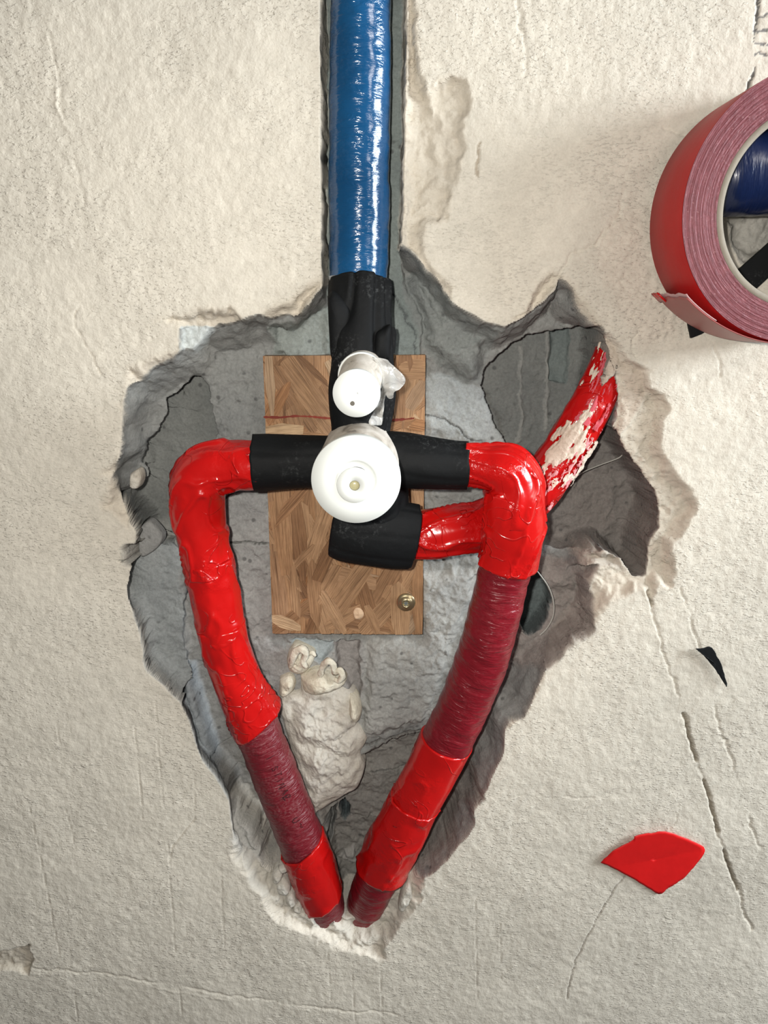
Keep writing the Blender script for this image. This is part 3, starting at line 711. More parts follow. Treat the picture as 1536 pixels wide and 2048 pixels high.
# the large strands one can pick out in the photo: centre px, length px, width px, angle deg (0 = along x, down positive)
known = [(600,760,150,60,62),(560,745,70,38,-60),(550,735,50,34,80),(625,800,190,46,55),(590,800,150,40,58),(555,805,90,30,-60),(560,860,90,26,-6),(600,872,110,20,4),(590,838,50,30,75),
         (565,1060,200,42,88),(600,1080,180,30,86),(640,1060,150,34,-72),(575,1015,120,24,-48),(625,1140,90,14,66),(600,1120,90,16,-48),(560,1180,200,30,86),(590,1200,150,22,89),(630,1190,150,30,87),
         (585,1235,110,30,-40),(640,1235,90,34,72),(660,1170,90,40,-60),(700,1180,130,46,-55),(730,1190,130,34,75),(690,1235,90,30,-30),(715,1160,80,44,15),(775,1170,90,50,-62),(760,1230,110,44,-50),
         (800,1160,110,46,-62),(800,1220,120,46,88),(835,1200,150,24,87),(745,1240,70,24,70),(668,1225,110,30,62),(570,1245,70,26,20),(655,1110,120,26,-66),
         (830,740,60,44,5),(820,790,120,26,-82),(812,725,40,26,85),(835,850,60,24,12),(800,800,110,22,88),(835,790,60,30,-60),(800,850,60,20,-20),(835,990,70,26,80),(540,770,120,20,88),(538,960,90,24,86)]
for i in range(90):
    px = rs.uniform(530, 850); py = rs.uniform(715, 1268)
    if px < 680 and py > 950: an_ = rs.choice([88, 84, 92, -68, 70]) + rs.uniform(-10, 10)
    else: an_ = rs.choice([88, -62, 58, -40, 20, 75, 45]) + rs.uniform(-15, 15)
    strands.append((px, py, rs.uniform(70, 210), rs.uniform(9, 34), an_))
rs.shuffle(strands); strands = list(map(tuple, strands)) + known
sc = S(980, 19)
for i, (px, py, L, Wd, ang) in enumerate(strands):
    c = P(px, py, 19)[[0, 2]]; a = math.radians(-ang)
    e = np.array([math.cos(a), math.sin(a)]); p = np.array([-e[1], e[0]])
    L2 = L*sc/2; W2 = Wd*sc/2
    k = 4
    tp = rs.uniform(0.0, 0.5)
    ol = [c - e*L2*1.08 + p*W2*rs.uniform(-.5,.5), c - e*L2*rs.uniform(.7,.98) - p*W2*rs.uniform(.5,1), c - e*L2*.2 - p*W2*(1+rs.uniform(-.15,.12)), c + e*L2*.5 - p*W2*(1+rs.uniform(-.3,.1)), c + e*L2*(1+rs.uniform(-.05,.08)) - p*W2*tp,
          c + e*L2*(1+rs.uniform(-.12,.05)) + p*W2*rs.uniform(.1,.8), c + e*L2*.35 + p*W2*(1+rs.uniform(-.2,.1)), c - e*L2*.4 + p*W2*(1+rs.uniform(-.15,.15)), c - e*L2*rs.uniform(.75,1) + p*W2*rs.uniform(.4,1)] if i % 3 else [c - e*L2*(1+rs.uniform(-.08,.05)) - p*W2*rs.uniform(.4,1), c - e*L2*.2 - p*W2*(1+rs.uniform(-.12,.12)), c + e*L2*(1+rs.uniform(-.05,.05)) - p*W2*rs.uniform(.3,1),
          c + e*L2*(1+rs.uniform(-.1,.1)) + p*W2*rs.uniform(.2,1), c + e*L2*.1 + p*W2*(1+rs.uniform(-.12,.12)), c - e*L2*(1+rs.uniform(-.1,.1)) + p*W2*rs.uniform(.3,1)]
    pl = clip(ol, bxz)
    if len(pl) < 3: continue
    y = 0.0195 - 0.00012 - 0.00085*i/len(strands) - rs.uniform(0, 0.00012)
    tx, tz = rs.uniform(-.006, .006), rs.uniform(-.006, .006)
    A = np.array([[q[0], y + (q[0]-c[0])*tx + (q[1]-c[1])*tz, q[1]] for q in pl])
    uv = np.array([[(q-c)@e + i*0.37, (q-c)@p + i*0.11] for q in pl]*2)
    slab('wood_strand', A, 0.0011, M['wood'], board, uv=uv)
# reddish-brown marking line drawn across the board
ml = []
lp = [(527,834),(560,835),(590,832),(620,833),(650,836),(690,838),(740,838),(790,840),(815,838),(831,836)]
for (ax, ay), (bx, by) in zip(lp[:-1], lp[1:]): ml += [(ax + (bx-ax)*q/6, ay + (by-ay)*q/6) for q in range(6)]
up_, dn_ = [], []
for q, (px, py) in enumerate(ml):
    w_ = 1.9 + rs.uniform(-0.9, 1.1)
    up_.append(P(px, py-w_, 18.1)); dn_.append(P(px, py+w_, 18.1))
Vm = np.concatenate([up_, dn_]); nm = len(up_)
mk('marker_line', np.concatenate([Vm, Vm + np.array([0, 0.0004, 0])]), [(i, i+nm, i+nm+1, i+1) for i in range(nm-1)], M['marker'], board, smooth=False)
dome('splintered_knot', [(706,1224),(712,1216),(722,1218),(728,1228),(722,1238),(710,1238)], 18.3, 1.0, mat_plain('pale_splinter', (0.62, 0.44, 0.29), 0.7, 0.3, bump=0.001, bscale=500), board, rough=0.6, rings=6, freq=600)

# ------------------------------------------------------------------ screw in the board
sw = P(812, 1205, 17.6)
screw = empty('screw', sw); tag(screw, 'yellow zinc wafer-head screw in the lower corner of the chipboard', 'screw')
r_ = 19*S(1205, 18)
lathe('flange', sw[0], sw[2], [(r_*.98, sw[1]+.0012), (r_, sw[1]+.0004), (r_*.96, sw[1]-.0002), (r_*.75, sw[1]-.0004), (r_*.66, sw[1]-.0009), (r_*.45, sw[1]-.0017), (r_*.36, sw[1]-.0019), (r_*.33, sw[1]-.0012), (0.00001, sw[1]-.0010)], M['zinc'], screw, n=40)
star = []
for k in range(12):
    rr = (0.34 if k % 2 == 0 else 0.17)*r_; an = k*math.pi/6
    star.append([sw[0]+rr*math.cos(an), sw[1]-.00155, sw[2]+rr*math.sin(an)])
slab('drive_recess', star, 0.0006, M['steel'], screw)

# ------------------------------------------------------------------ insulated pipes
def wrinkle(seed, a=0.00055, fs=210, fp=1.3, big=0.0005):
    return lambda s, p, t: a*fbm3(np.cos(p)*fp, np.sin(p)*fp, s*fs, 2, seed, .6) + big*n3(np.cos(p), np.sin(p), s*40, seed+5)
def tapewr(seed, a=0.0009, folds=0.0011, fl=None, flare=(0, 0)):
    def f(s, p, t):
        b = a*fbm3(np.cos(p)*1.1, np.sin(p)*1.1, s*45, 3, seed)
        r = n3(np.cos(p)*1.6 + s*28, np.sin(p)*1.6 - s*20, s*36, seed+3)
        b = b + folds*np.exp(-(r/0.10)**2) - folds*0.4
        b = b + flare[0]*np.clip((0.12-t)/0.12, 0, 1)**1.5 + flare[1]*np.clip((t-0.88)/0.12, 0, 1)**1.5*(1 + 0.6*np.cos(p*2+seed))
        if fl: b = b + fl(s, p, t)
        return b
    return f
def jag(seed, amp, slope=0.0, ph0=0.0, f=2.0):
    return lambda ph: slope*np.cos(ph-ph0) + amp*fbm3(np.cos(ph)*f, np.sin(ph)*f, 0*ph, 3, seed)

# blue pipe in the vertical chase
blue = empty('blue_insulated_pipe', P(719, 566, 8)); tag(blue, 'glossy blue insulated water pipe running down the chased channel', 'pipe')
BL = [(724,-420,8,60.5),(722,-120,8,60.5),(721,0,8,61),(720,150,8,61),(719,300,8,61),(718,450,8,60),(717,540,7,58),(717,580,6,57)]
tube('insulation_sleeve', BL, M['blue'], blue, disp=wrinkle(3, 0.00028, 190, 1.5, 0.0004), nphi=96, step=0.0008, uv=True, caps=(True, False))
tube('pipe_core', BL, M['steel'], blue, dr=-0.008, nphi=24, step=0.01)
dome('torn_film_edge', [(657,552),(672,550),(690,553),(700,558),(682,562),(662,566)], -3, 1.2, M['film'], blue, rough=0.5, rings=5, freq=400)

# left hot pipe
LP_ = [(545,930,-9,46),(500,931,-9,49),(460,932,-8,50),(422,940,-7,55),(399,968,-7,55),(397,1010,-6,51),(404,1070,-5,49),(418,1140,-4,47),(432,1200,-3,46),(447,1270,-2,44),(468,1340,0,43),(497,1412,2,45),(517,1465,3,45),(545,1535,5,46),(575,1610,7,45),(606,1690,9,45),(632,1760,12,42),(652,1815,16,37),(664,1850,22,32)]
lpipe = empty('red_insulated_pipe', P(655, 1840, 15)); tag(lpipe, 'red insulated pipe descending from the longer bend, with faded print, beside the mortar lump', 'pipe', 'red insulated pipes')
tube('insulation_sleeve', LP_, M['dustyred'], lpipe, u0=10.5, disp=wrinkle(11, 0.0004, 200, 1.6, 0.0003), nphi=72, uv=True)
tube('pipe_core', LP_, M['steel'], lpipe, dr=-0.0075, nphi=20, step=0.004)
tube('tape_wrap', LP_, M['red'], lpipe, u0=0, u1=7.05, dr=0.0006, disp=tapewr(21, 0.0008, 0.0013), nphi=88, step=0.0008, j1=jag(1, 0.0008))
tube('tape_wrap', LP_, M['red'], lpipe, u0=6.7, u1=9.6, dr=0.0008, disp=tapewr(22, 0.0008, 0.0009), nphi=72, j1=jag(2, 0.001, 0.003, 0.6))
tube('tape_wrap', LP_, M['red'], lpipe, u0=8.7, u1=11.62, dr=0.0016, disp=tapewr(23, 0.0008, 0.0010, fl=lambda s, p, t: 0.0035*np.clip((t-0.70)/0.30, 0, 1)**1.5*np.clip(np.cos(p+1.75), 0, 1)**2), nphi=80, j1=jag(4, 0.0006, 0.0060, 1.2))
tube('tape_wrap', LP_, M['red'], lpipe, u0=14.95, u1=16.55, dr=0.0015, disp=tapewr(24, 0.0005, 0.0006, flare=(0, 0.0004)), nphi=72, j0=jag(6, 0.0007, 0.0042, 1.5), j1=jag(7, 0.0009, 0.0042, 1.3))

# right hot pipe
RP_ = [(905,926,-12,42),(940,928,-13,42),(975,930,-15,45),(1008,938,-17,52),(1028,968,-17,55),(1028,1010,-17,57),(1026,1060,-15,57),(1018,1110,-13,51),(1004,1160,-11,51),(990,1220,-9,51.5),(972,1290,-6,52),(950,1355,-3,52),(923,1420,0,51),(895,1478,2,50),(863,1540,4,48),(828,1605,6,46),(797,1665,8,46),(772,1718,11,45),(748,1770,15,42),(730,1812,20,38),(718,1845,26,34)]
rpipe = empty('red_insulated_pipe', P(735, 1825, 18)); tag(rpipe, 'dark red ribbed insulated pipe crossing in front of the low red branch', 'pipe', 'red insulated pipes')
tube('insulation_sleeve', RP_, M['darkred'], rpipe, u0=6.6, disp=wrinkle(13, 0.0005, 190, 1.5, 0.0003), nphi=80, uv=True, step=0.0009)
tube('pipe_core', RP_, M['steel'], rpipe, dr=-0.0075, nphi=20, step=0.004)
tube('tape_wrap', RP_, M['red'], rpipe, u0=0.72, u1=5.6, dr=0.0006, disp=tapewr(31, 0.0008, 0.0015), nphi=88, step=0.0008, j1=jag(11, 0.001))
tube('tape_wrap', RP_, M['red'], rpipe, u0=4.55, u1=7.35, dr=0.0016, disp=tapewr(32, 0.0007, 0.0011, fl=lambda s, p, t: 0.0022*np.clip((t-0.6)/0.4, 0, 1)*np.clip(np.cos(p+1.4), 0, 1)**2), nphi=88, step=0.0008, j0=jag(12, 0.0008, 0.003, -1.2), j1=jag(13, 0.0008, 0.0018, 1.0))
tube('tape_wrap', RP_, M['red'], rpipe, u0=13.05, u1=15.4, dr=0.0014, disp=tapewr(33, 0.0006, 0.0006), nphi=72, j0=jag(14, 0.0004, 0.001, 1.0), j1=jag(15, 0.001))
tube('tape_wrap', RP_, M['red'], rpipe, u0=14.9, u1=17.35, dr=0.0020, disp=tapewr(34, 0.0008, 0.0010, flare=(0.0004, 0.0007)), nphi=72, j0=jag(16, 0.001, 0.001, 0.4), j1=jag(17, 0.0007, 0.002, 1.2))

# cold branch: comes from the upper right, passes behind, ends at the valve's lower outlet
BP_ = [(800,1070,3,46),(840,1068,2,51),(880,1064,1,53),(920,1058,1,51),(960,1052,4,50),(1005,1035,9,50),(1048,1005,12,49),(1085,965,13,48),(1120,915,14,47),(1155,860,15,45),(1188,800,16,43),(1212,745,18,41),(1234,690,23,38),(1252,645,30,35)]
bpipe = empty('red_insulated_pipe', P(1235, 700, 20)); tag(bpipe, 'bright red pipe smeared with plaster, rising diagonally into the wall', 'pipe', 'red insulated pipes')
tube('pipe_core', BP_, M['steel'], bpipe, dr=-0.0075, nphi=20, step=0.004)
tube('tape_wrap', BP_, M['red'], bpipe, u0=0.4, u1=5.6, disp=tapewr(41, 0.0008, 0.0014, flare=(0.0002, 0)), nphi=88, step=0.0008)
bw = tube('tape_wrap', BP_, M['red'], bpipe, u0=5.0, dr=-0.0004, disp=tapewr(42, 0.0004, 0.0004), nphi=88, step=0.0008)
# plaster smears left on it
def smear_tube(name, ctrl, u0, u1, ph_c, ph_w, thr, seed, mat, parent, dr=0.0006, f=(70, 2.2), along=None):
    dense, us = path3(ctrl)
    seg = np.linalg.norm(np.diff(dense[:, :3], axis=0), axis=1); arc = np.concatenate([[0], np.cumsum(seg)])
    a0, a1 = np.interp([u0, u1], us, arc)
    s = np.linspace(a0, a1, int((a1-a0)/0.0005)); ph = np.linspace(ph_c-ph_w, ph_c+ph_w, 110)
    Sg, Pg = np.meshgrid(s, ph, indexing='ij')
    C = np.stack([np.interp(Sg, arc, dense[:, k]) for k in range(3)], -1); R = np.interp(Sg, arc, dense[:, 3])
    def at(ss): return np.stack([np.interp(np.clip(ss, 0, arc[-1]), arc, dense[:, k]) for k in range(3)], -1)
    T = at(Sg+.002)-at(Sg-.002); T /= np.linalg.norm(T, axis=-1, keepdims=True)
    up = np.array([0, -1.0, 0]); a = up-(T@up)[..., None]*T; a /= np.linalg.norm(a, axis=-1, keepdims=True); b = np.cross(T, a)
    tt = (Sg-a0)/(a1-a0); pp = (Pg-ph_c)/ph_w
    m = fbm2(Sg*f[0], Pg*f[1], 5, seed, 0.62)
    m = m - thr - 1.2*np.clip(np.abs(pp)-0.45, 0, 1)**1.2*1.8
    if along: m = m + along(tt, pp)
    hgt = np.clip(m*1.6, 0, 1)
    rr = R + dr*0.4 + 0.0010*hgt
    V = C + (np.cos(Pg)*rr)[..., None]*a + (np.sin(Pg)*rr)[..., None]*b
    ok = m > 0; n_, k_ = Sg.shape
    idx = np.arange(n_*k_).reshape(n_, k_)
    q = np.stack([idx[:-1, :-1], idx[:-1, 1:], idx[1:, 1:], idx[1:, :-1]], -1)
    q = q[ok[:-1, :-1] & ok[1:, 1:] & ok[:-1, 1:]]
    u, inv = np.unique(q, return_inverse=True)
    return mk(name, V.reshape(-1, 3)[u], inv.reshape(-1, 4), mat, parent)
smear_tube('plaster_smear', BP_, 6.8, 12.6, 0.05, 1.45, 0.10, 5, M['smear'], bpipe, dr=0.0010, f=(75, 2.4),
           along=lambda t, p: 0.75*np.exp(-((t-0.30)/0.12)**2)*np.exp(-((p+0.12)/0.28)**2) + 2.6*np.clip(t-0.70, 0, 1) - 0.35*np.exp(-((t-0.58)/0.10)**2) + 0.5*np.clip(p, 0, 1)*np.clip((t-0.5)*4, 0, 1) - 1.3*np.clip(0.10-t, 0, 1)*6)
smear_tube('dust_smear', BP_, 6.4, 9.0, 0.1, 1.0, 0.12, 14, mat_plain('pink_dust', (0.60, 0.24, 0.25), 0.8, 0.2), bpipe, dr=0.0002, f=(190, 7.0))
smear_tube('dust_smear', BP_, 9.2, 11.6, 0.1, 0.9, 0.05, 17, mat_plain('rosy_dust', (0.50, 0.09, 0.11), 0.8, 0.2), bpipe, dr=0.0002, f=(120, 6.0))
# faded print along the left sleeve: short ink strokes following its surface
den, uu = path3(LP_)
def on_tube(u, ph, dr=0.0006):
    c = np.array([np.interp(u, uu, den[:, k]) for k in range(4)])
    c2 = np.array([np.interp(u+.15, uu, den[:, k]) for k in range(3)])
    T = c2-c[:3]; T /= np.linalg.norm(T); up = np.array([0, -1.0, 0]); a = up-(T@up)*T; a /= np.linalg.norm(a); b = np.cross(T, a)
    return c[:3] + (math.cos(ph)*a + math.sin(ph)*b)*(c[3]+dr)
sleeve_l = bpy.data.objects['insulation_sleeve.001']
glyph = {'A': [[(0,0),(.5,1),(1,0)],[(.25,.45),(.75,.45)]], 'L': [[(0,1),(0,0),(.8,0)]], 'T': [[(0,1),(1,1)],[(.5,1),(.5,0)]], 'I': [[(.5,0),(.5,1)]], 'U': [[(0,1),(0,.2),(.4,0),(.8,.2),(.8,1)]],
         'N': [[(0,0),(0,1),(.8,0),(.8,1)]], 'S': [[(.9,.9),(.3,1),(.1,.7),(.8,.35),(.6,0),(0,.1)]], 'E': [[(.8,1),(0,1),(0,0),(.8,0)],[(0,.5),(.6,.5)]]}
Vt, Ft = [], []
def stroke(pts):
    pts = np.array(pts)
    for a, b in zip(pts[:-1], pts[1:]):
        d = b-a; d /= np.linalg.norm(d)+1e-9; s = np.cross(d, [0, -1, 0]); s /= np.linalg.norm(s)+1e-9
        k = len(Vt); w = 0.00010 + 0.00016*rs.rand()
        Vt.extend([a-s*w, a+s*w, b+s*w, b-s*w]); Ft.append((k, k+1, k+2, k+3))
word = 'ILSTINAE LIUT'
u_ = 12.35
for ch in word:
    if ch == ' ': u_ += 0.12; continue
    for stp in glyph[ch]:
        if rs.rand() < 0.42: continue
        pts = []
        for (gx_, gy_), (hx_, hy_) in zip(stp[:-1], stp[1:]):
            for q in range(4): pts.append(on_tube(u_ + 0.105*(gx_+(hx_-gx_)*q/4), -0.30 - 0.26*(gy_+(hy_-gy_)*q/4) + rs.uniform(-.055, .055)))
        pts.append(on_tube(u_ + 0.105*stp[-1][0], -0.30 - 0.30*stp[-1][1]))
        stroke(pts)
    u_ += 0.155
mk('faded_print', Vt, Ft, M['ink'], lpipe, smooth=False)

# ------------------------------------------------------------------ concealed mixer valve wrapped in black foam
bc = P(712, 960, -58); scp = P(713, 787, -70)
valve = empty('mixer_valve', np.array([bc[0], 0.019, bc[2]]))
tag(valve, 'concealed shower mixer wrapped in black foam with two white protective caps', 'valve')
def folds(seed, a=0.0012, k=0.0016):
    return lambda s, p, t: a*fbm3(np.cos(p)*1.2, np.sin(p)*1.2, s*30, 3, seed) - k*np.exp(-((n3(np.cos(p)*1.3, np.sin(p)*1.3, s*16, seed+4))/0.12)**2)
NK = [(718,552,2,60),(718,585,-1,63),(719,630,-4,61),(722,680,-6,61),(722,730,-6,66),(722,790,-6,70),(722,850,-6,60),(718,900,-6,55)]
tube('neck_wrap', NK, M['black'], valve, u0=0.35, disp=folds(51, 0.0010, 0.0022), nphi=96, step=0.0008, flat=(0.8, 1.0), j0=jag(21, 0.0006), lip=0.002)
AL = [(505,926,-10,58),(530,926,-10,57),(580,925,-10,54),(640,924,-10,53),(700,924,-8,53)]
tube('arm_wrap', AL, M['black'], valve, disp=folds(52, 0.0006, 0.0005), nphi=72, j0=jag(22, 0.0006), lip=0.003, flat=(0.95, 1.0), u0=0.12)
AR = [(740,918,-9,56),(800,920,-11,57),(860,926,-13,53),(905,930,-13,50),(934,931,-13,49)]
tube('arm_wrap', AR, M['black'], valve, disp=folds(53, 0.0004, 0.0004), nphi=72, j1=jag(23, 0.0004), lip=0.002, flat=(1.0, 1.0))
LW = [(670,1058,-8,56),(690,1062,-9,60),(740,1066,-10,63),(790,1070,-9,65),(828,1074,-7,63)]
tube('outlet_wrap', LW, M['black'], valve, disp=folds(54, 0.0007, 0.0006), nphi=80, j0=jag(24, 0.0004), j1=jag(25, 0.0008), lip=0.003, caps=(True, False), flat=(0.62, 1.06))
CW = [(738,900,-5,70),(742,960,-6,74),(748,1020,-6,70),(750,1070,-4,60)]
tube('body_wrap', CW, M['black'], valve, disp=folds(55, 0.0009, 0.001), nphi=64, flat=(0.75, 1.0))
# loose foam flap at the neck
fl = [P(772,652,-8), P(790,655,-7), P(793,668,-6), P(790,706,-6), P(774,712,-9)]
slab('foam_flap', fl, 0.003, M['black'], valve)
fl2 = [P(768,600,-14), P(783,572,-9), P(776,566,-13), P(700,562,-18), P(672,568,-13)]
# petals of foam folded around the neck
for poly, yy in (([(748,690),(752,665),(768,655),(782,652),(781,700),(776,720),(752,712)], -19), ([(655,592),(668,582),(700,612),(706,650),(700,690),(688,715),(664,720),(658,660)], -16)):
    dome('foam_petal', poly, yy+6, 4.5, M['black'], valve, rough=0.3, rings=10, per=4, power=0.4, freq=60)
Rb = 90*S(960, -58)
yb = -0.058
lathe('cap_sleeve', bc[0], bc[2], [(Rb*.985, 0.004), (Rb*.985, -0.010), (Rb*.975, -0.030), (Rb*.975, -0.052)], M['smeared'], valve, wob=lambda p, y: 0.0003*fbm2(np.cos(p)*4, np.sin(p)*4+y*90, 3, 4))
capb = lathe('cap', bc[0], bc[2], [(Rb*.97, yb+.0055), (Rb*.998, yb+.0052), (Rb*1.0, yb+.0045), (Rb, yb+.0006), (Rb*.992, yb), (Rb*.7, yb-.0006), (Rb*.47, yb-.0010), (Rb*.44, yb-.0008), (Rb*.425, yb-.0003), (Rb*.41, yb-.0002), (Rb*.3, yb+.0002)], M['white'], valve, n=128)
lathe('boss', bc[0]-0.0006, bc[2]-0.0022, [(Rb*.405, yb+.0012), (Rb*.40, yb-.0010), (Rb*.385, yb-.0016), (Rb*.12, yb-.0018), (Rb*.115, yb-.0014), (Rb*.112, yb+.001)], M['white'], capb, n=80)
lathe('boss_pin', bc[0]-0.0006, bc[2]-0.0022, [(Rb*.113, yb+.001), (Rb*.113, yb-.0006), (Rb*.09, yb-.0011), (Rb*.03, yb-.0013), (1e-5, yb-.0013)], M['pin'], capb, n=32)
Rs = 48*S(787, -70); ys = -0.070
col_c = P(722, 752, -30); Rk = 47*S(752, -30)
shr = lambda y: ((col_c[0]-scp[0])*(y-ys)/(-0.030-ys), (col_c[2]-scp[2])*(y-ys)/(-0.030-ys))
lathe('cap_sleeve', scp[0], scp[2], [(Rs*1.02, -0.004), (Rs*1.0, -0.030), (Rs*.95, -0.066)], M['smeared'], valve, shear=shr)
rg = lathe('cap_collar', col_c[0], col_c[2], [(Rk*.9, -0.018), (Rk*.98, -0.020), (Rk, -0.024), (Rk, -0.0285), (Rk*.98, -0.0295), (Rk*.93, -0.0295), (Rk*.90, -0.028), (Rk*0.84, -0.024)], M['white'], valve, n=80)
caps_ = lathe('cap', scp[0], scp[2], [(Rs*.96, ys+.006), (Rs*.995, ys+.0056), (Rs, ys+.004), (Rs, ys+.0006), (Rs*.985, ys), (Rs*.5, ys-.0002), (1e-5, ys-.0002)], M['white'], valve, n=96)
hp = P(705, 807, -70.3)
lathe('vent_hole', hp[0], hp[2], [(0.00095, ys-.0002), (0.00085, ys-.0004), (0.0005, ys-.00035), (1e-5, ys-.0003)], M['holedark'], caps_, n=24)  # small dark disc on the cap face marks the hole
hp2 = P(716, 786, -70.3)
lathe('mould_mark', hp2[0], hp2[2], [(0.00045, ys-.0002), (0.0004, ys-.0003), (1e-5, ys-.00035)], mat_plain('grey_mark', (0.5, 0.52, 0.5)), caps_, n=12)
# crumpled clear film torn around the small cap
def crumple(name, poly, Yc, mat, parent, amp=3.0, seed=1, tilt=(0, 0)):
    q = px2xz(poly, Yc); c = q.mean(0); q3, _ = crom(np.concatenate([q, q[:1]]), 5); q3 = q3[:-1]; n = len(q3)
    V = []; rings = 16
    for i in range(rings+1):
        p = c + (q3-c)*i/rings
        r = np.abs(fbm2(p[:, 0]*130, (p[:, 1]-ZC)*130, 2, seed))
        V.append(np.stack([p[:, 0], Yc*1e-3 - amp*1e-3*r*1.4 + (p[:, 0]-c[0])*tilt[0] + (p[:, 1]-c[1])*tilt[1], p[:, 1]], -1))
    V = np.concatenate(V); idx = np.arange((rings+1)*n).reshape(rings+1, n); nx = np.roll(idx, -1, 1)
    o = mk(name, V, np.stack([idx[:-1], nx[:-1], nx[1:], idx[1:]], -1).reshape(-1, 4), mat, parent)
    md = o.modifiers.new('thickness', 'SOLIDIFY'); md.thickness = 0.00025
    return o
film = crumple('plastic_film', [(745,712),(772,718),(782,728),(811,757),(800,775),(788,782),(786,796),(776,795),(774,780),(768,800),(758,830),(764,848),(752,846),(738,838),(755,810),(764,770),(760,735)], -30, M['film'], valve, 5.0, 3, (0.4, 0))
crumple('plastic_film', [(676,730),(684,722),(700,714),(725,708),(748,712),(768,724),(776,745),(766,742),(750,728),(722,722),(700,728),(684,742)], -16, M['film'], valve, 3.0, 6)

# ------------------------------------------------------------------ roll of red tape hung on the pipe stub
ctr = P(1630, 415, -44)
rx, rz = ctr[0], ctr[2]
yF, yB = -0.044, -0.0055
ss_ = S(415, -44)
Ro, Rc, Ri = 265*ss_, 196*ss_, 183*ss_
roll = empty('tape_roll', np.array([rx, yB, rz]))
tag(roll, 'red adhesive tape roll hanging against the wall with its torn end lifted', 'tape roll')
def ringpart(name, prof, mat, uvr=False, n=180, wob=None):
    ph = np.linspace(0, 2*np.pi, n, endpoint=False); V = []; U = []
    for r, y in prof:
        rr = r + (wob(ph) if wob else 0)
        V.append(np.stack([rx+rr*np.cos(ph), np.full(n, y), rz+rr*np.sin(ph)], -1)); U.append(np.stack([np.full(n, r), ph], -1))
    V = np.concatenate(V); U = np.concatenate(U); m = len(prof)
    idx = np.arange(m*n).reshape(m, n); nx = np.roll(idx, -1, 1)
    return mk(name, V, np.stack([idx[:-1], idx[1:], nx[1:], nx[:-1]], -1).reshape(-1, 4), mat, roll, uv=U)
ringpart('tape_face', [(Ro*0.995, yB), (Ro, yB-.0004), (Ro, (yF+yB)/2), (Ro, yF+.0004), (Ro*.998, yF)], M['tapeface'])
rs3 = np.random.RandomState(4); prof = []
for r in np.linspace(Ro*.998, Rc, 60): prof.append((r, yF - 0.00045*rs3.rand()))
ringpart('layered_edge', prof, M['tapeside'])
ringpart('back_edge', [(Rc, yB), (Ro*.995, yB)], M['tapeside'])
ringpart('cardboard_core', [(Rc, yB+.0002), (Rc, yF-.0001), (Rc*.995, yF-.0004), (Ri*1.006, yF-.0004), (Ri, yF), (Ri, yB+.0002), (Rc, yB+.0002)], M['core'])
# lifted torn end: a strip as wide as the roll, peeling off at lower left
def strip(name, angs, lift, mat, y0, y1, thick=0.0004, jagged=True):
    n = len(angs); m = 26; V = []
    for i, (a, l) in enumerate(zip(angs, lift)):
        for k in range(m):
            y = y0 + (y1-y0)*k/(m-1)
            aa = a
            if jagged and i == n-1: aa = a + 0.012*float(n2(k*0.9, 3.3, 5))
            ll = l*(0.75 + 0.35*(k/(m-1)))
            V.append([rx+(Ro+.0003+ll)*math.cos(aa), y, rz+(Ro+.0003+ll)*math.sin(aa)])
    idx = np.arange(n*m).reshape(n, m)
    o = mk(name, V, np.stack([idx[:-1, :-1], idx[:-1, 1:], idx[1:, 1:], idx[1:, :-1]], -1).reshape(-1, 4), mat, roll)
    md = o.modifiers.new('thickness', 'SOLIDIFY'); md.thickness = thick; md.offset = 0
    return o
A0, A1 = math.radians(285), math.radians(216)
an = np.linspace(A0, A1, 40); t_ = np.linspace(0, 1, 40)
strip('loose_tail', an, 0.0052*t_**2.4, M['pinklit'], yB, yF)
an2 = np.linspace(math.radians(232), math.radians(214.5), 16); t2 = np.linspace(0, 1, 16)
strip('adhesive_side', an2, np.interp(an2[::-1], an[::-1], (0.0052*t_**2.4)[::-1])[::-1] - 0.0006, M['pink'], yB, yF, 0.0003)
tail = []
rs4 = np.random.RandomState(2)
for k in range(9):
    a = math.radians(214.6); y = yB + (yF-yB)*(k+0.3)*0.028
    c = np.array([rx+(Ro+.0052)*math.cos(a), y, rz+(Ro+.0052)*math.sin(a)]); tail.append(c)
poly = []
for k, c in enumerate(tail): poly.append(c + np.array([-0.0008, 0, 0.0006])*(1+rs4.rand()*2))
bot = [c + np.array([0.0022, 0, -0.0022])*(1+rs4.rand()*.4) for c in tail]
Vq = np.concatenate([poly, bot]); nq = len(tail)
o = mk('torn_corner', Vq, np.array([[i, i+1, i+1+nq, i+nq] for i in range(nq-1)]), M['red'], roll)
md = o.modifiers.new('thickness', 'SOLIDIFY'); md.thickness = 0.0006

# blue pipe stub the roll hangs on
stub = empty('blue_pipe_stub', P(1620, 360, 8)); tag(stub, 'dark blue insulated pipe stub seen through the tape roll', 'pipe')
SB = [(1422,352,-20,60),(1440,352,-20,74),(1470,351,-20,78),(1530,350,-19,79),(1570,350,-14,79),(1604,352,-4,78),(1622,354,12,78)]
tube('insulation_sleeve', SB, M['navy'], stub, disp=wrinkle(61, 0.0005, 120, 1.4, 0.0006), nphi=64, uv=True, caps=(True, False))
# black foam strip tucked behind the roll
sp = [P(1372,632,-0.5), P(1378,626,-0.6), P(1430,580,-0.8), P(1484,532,-1), P(1545,478,-1), P(1600,430,-1), P(1640,470,-1), P(1560,530,-1), P(1520,568,-1), P(1460,622,-0.8), P(1420,656,-0.6), P(1400,668,-0.5), P(1380,676,-0.5), P(1376,655,-0.5)]
SPq = np.array(sp); SPq[:, 1] -= 0.0018
so = slab('foam_strip', SPq, 0.0025, M['black'], None); tag(so, 'black foam strip lying on the wall behind the tape roll', 'foam strip')

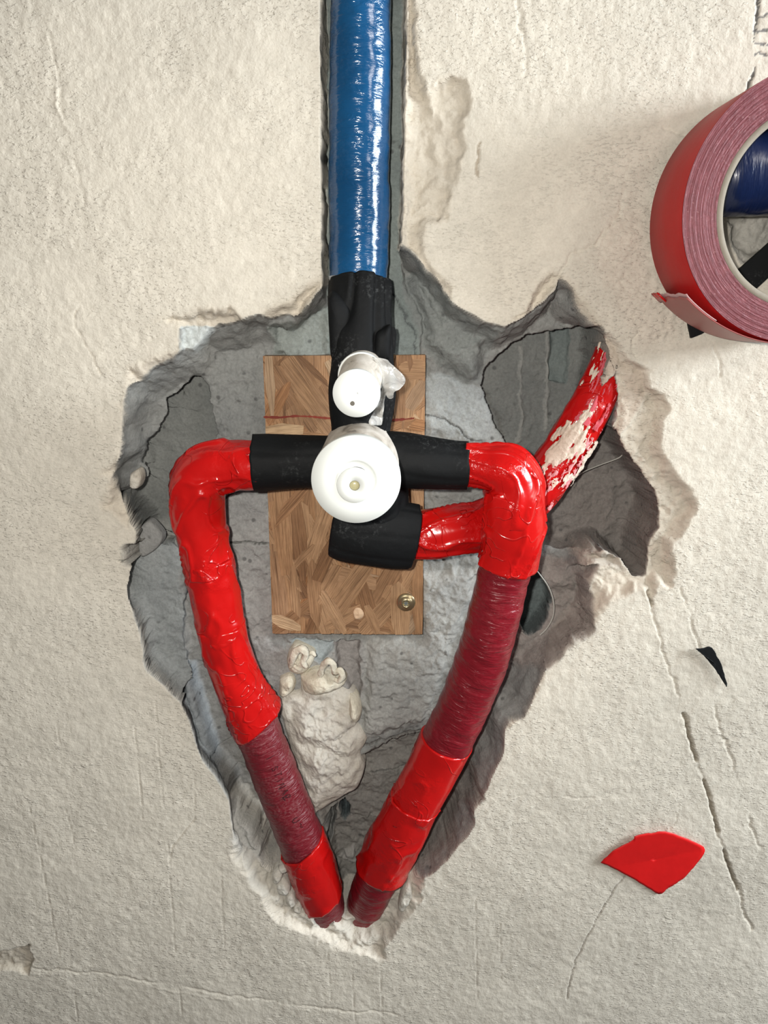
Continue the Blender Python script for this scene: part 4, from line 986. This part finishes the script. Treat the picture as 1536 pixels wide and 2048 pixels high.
# ------------------------------------------------------------------ scraps stuck to the wall, loose threads
def scrap(name, poly, lift, mat, label, cat, seed=1, base=0.0012):
    q = px2xz(poly, -1); c = q.mean(0)
    q3, _ = crom(np.concatenate([q, q[:1]]), 4); q3 = q3[:-1]
    q3 = q3 + 0.0003*np.stack([fbm2(q3[:, 0]*600, q3[:, 1]*600, 2, seed), fbm2(q3[:, 0]*600, q3[:, 1]*600, 2, seed+3)], -1)
    n = len(q3); V = []; rings = 12
    for i in range(rings+1):
        p = c + (q3-c)*i/rings
        V.append(np.stack([p[:, 0], -base - np.maximum(lift(p[:, 0]-c[0], p[:, 1]-c[1]), 0), p[:, 1]], -1))
    V = np.concatenate(V); idx = np.arange((rings+1)*n).reshape(rings+1, n); nx = np.roll(idx, -1, 1)
    o = mk(name, V, np.stack([idx[:-1], nx[:-1], nx[1:], idx[1:]], -1).reshape(-1, 4), mat, None)
    md = o.modifiers.new('thickness', 'SOLIDIFY'); md.thickness = 0.0004
    tag(o, label, cat); return o
scrap('tape_scrap', [(1200,1722),(1214,1708),(1228,1694),(1262,1676),(1268,1665),(1300,1660),(1327,1657),(1364,1670),(1406,1692),(1405,1709),(1386,1733),(1368,1752),(1351,1766),(1336,1774),(1317,1786),(1286,1768),(1254,1749),(1226,1735)], lambda x, z: 0.10*np.maximum(z+x*-0.25, 0)**1.0 + 0.0006, mat_plain('matt_red_tape', (0.58, 0.008, 0.008), 0.42, 0.4, bump=0.0008, bscale=60),
      'torn fan-shaped piece of red tape stuck to bare plaster', 'tape scrap')
scrap('foam_scrap', [(1388,1293),(1400,1294),(1412,1290),(1421,1293),(1430,1308),(1439,1325),(1446,1345),(1451,1369),(1447,1366),(1436,1348),(1421,1328),(1404,1308)], lambda x, z: 0.0016 + 0.06*np.maximum(-x+0.002, 0), M['black'],
      'small black curved sliver stuck on the plaster beside the long crack', 'foam scrap', 7)
def thread(pts, label, seed):
    o = tube('thread', pts, M['wire'], None, nphi=8, step=0.001, lip=0.0)
    tag(o, label, 'thread'); return o
thread([(1050,1125,2,1.4),(1064,1132,6,1.4),(1082,1152,12,1.4),(1098,1176,16,1.4),(1107,1204,18,1.4),(1106,1232,19,1.4),(1094,1256,20,1.4),(1080,1270,21,1.4)], 'thin pale thread looping over the oval hollow beside the dark red pipe', 1)
thread([(1092,1016,18,1.3),(1108,1000,22,1.3),(1130,975,26,1.3),(1160,948,30,1.3),(1195,932,33,1.3),(1235,917,34,1.3),(1246,908,32,1.3)], 'thin pale thread across the brownish hollow under the plaster-smeared pipe', 2)
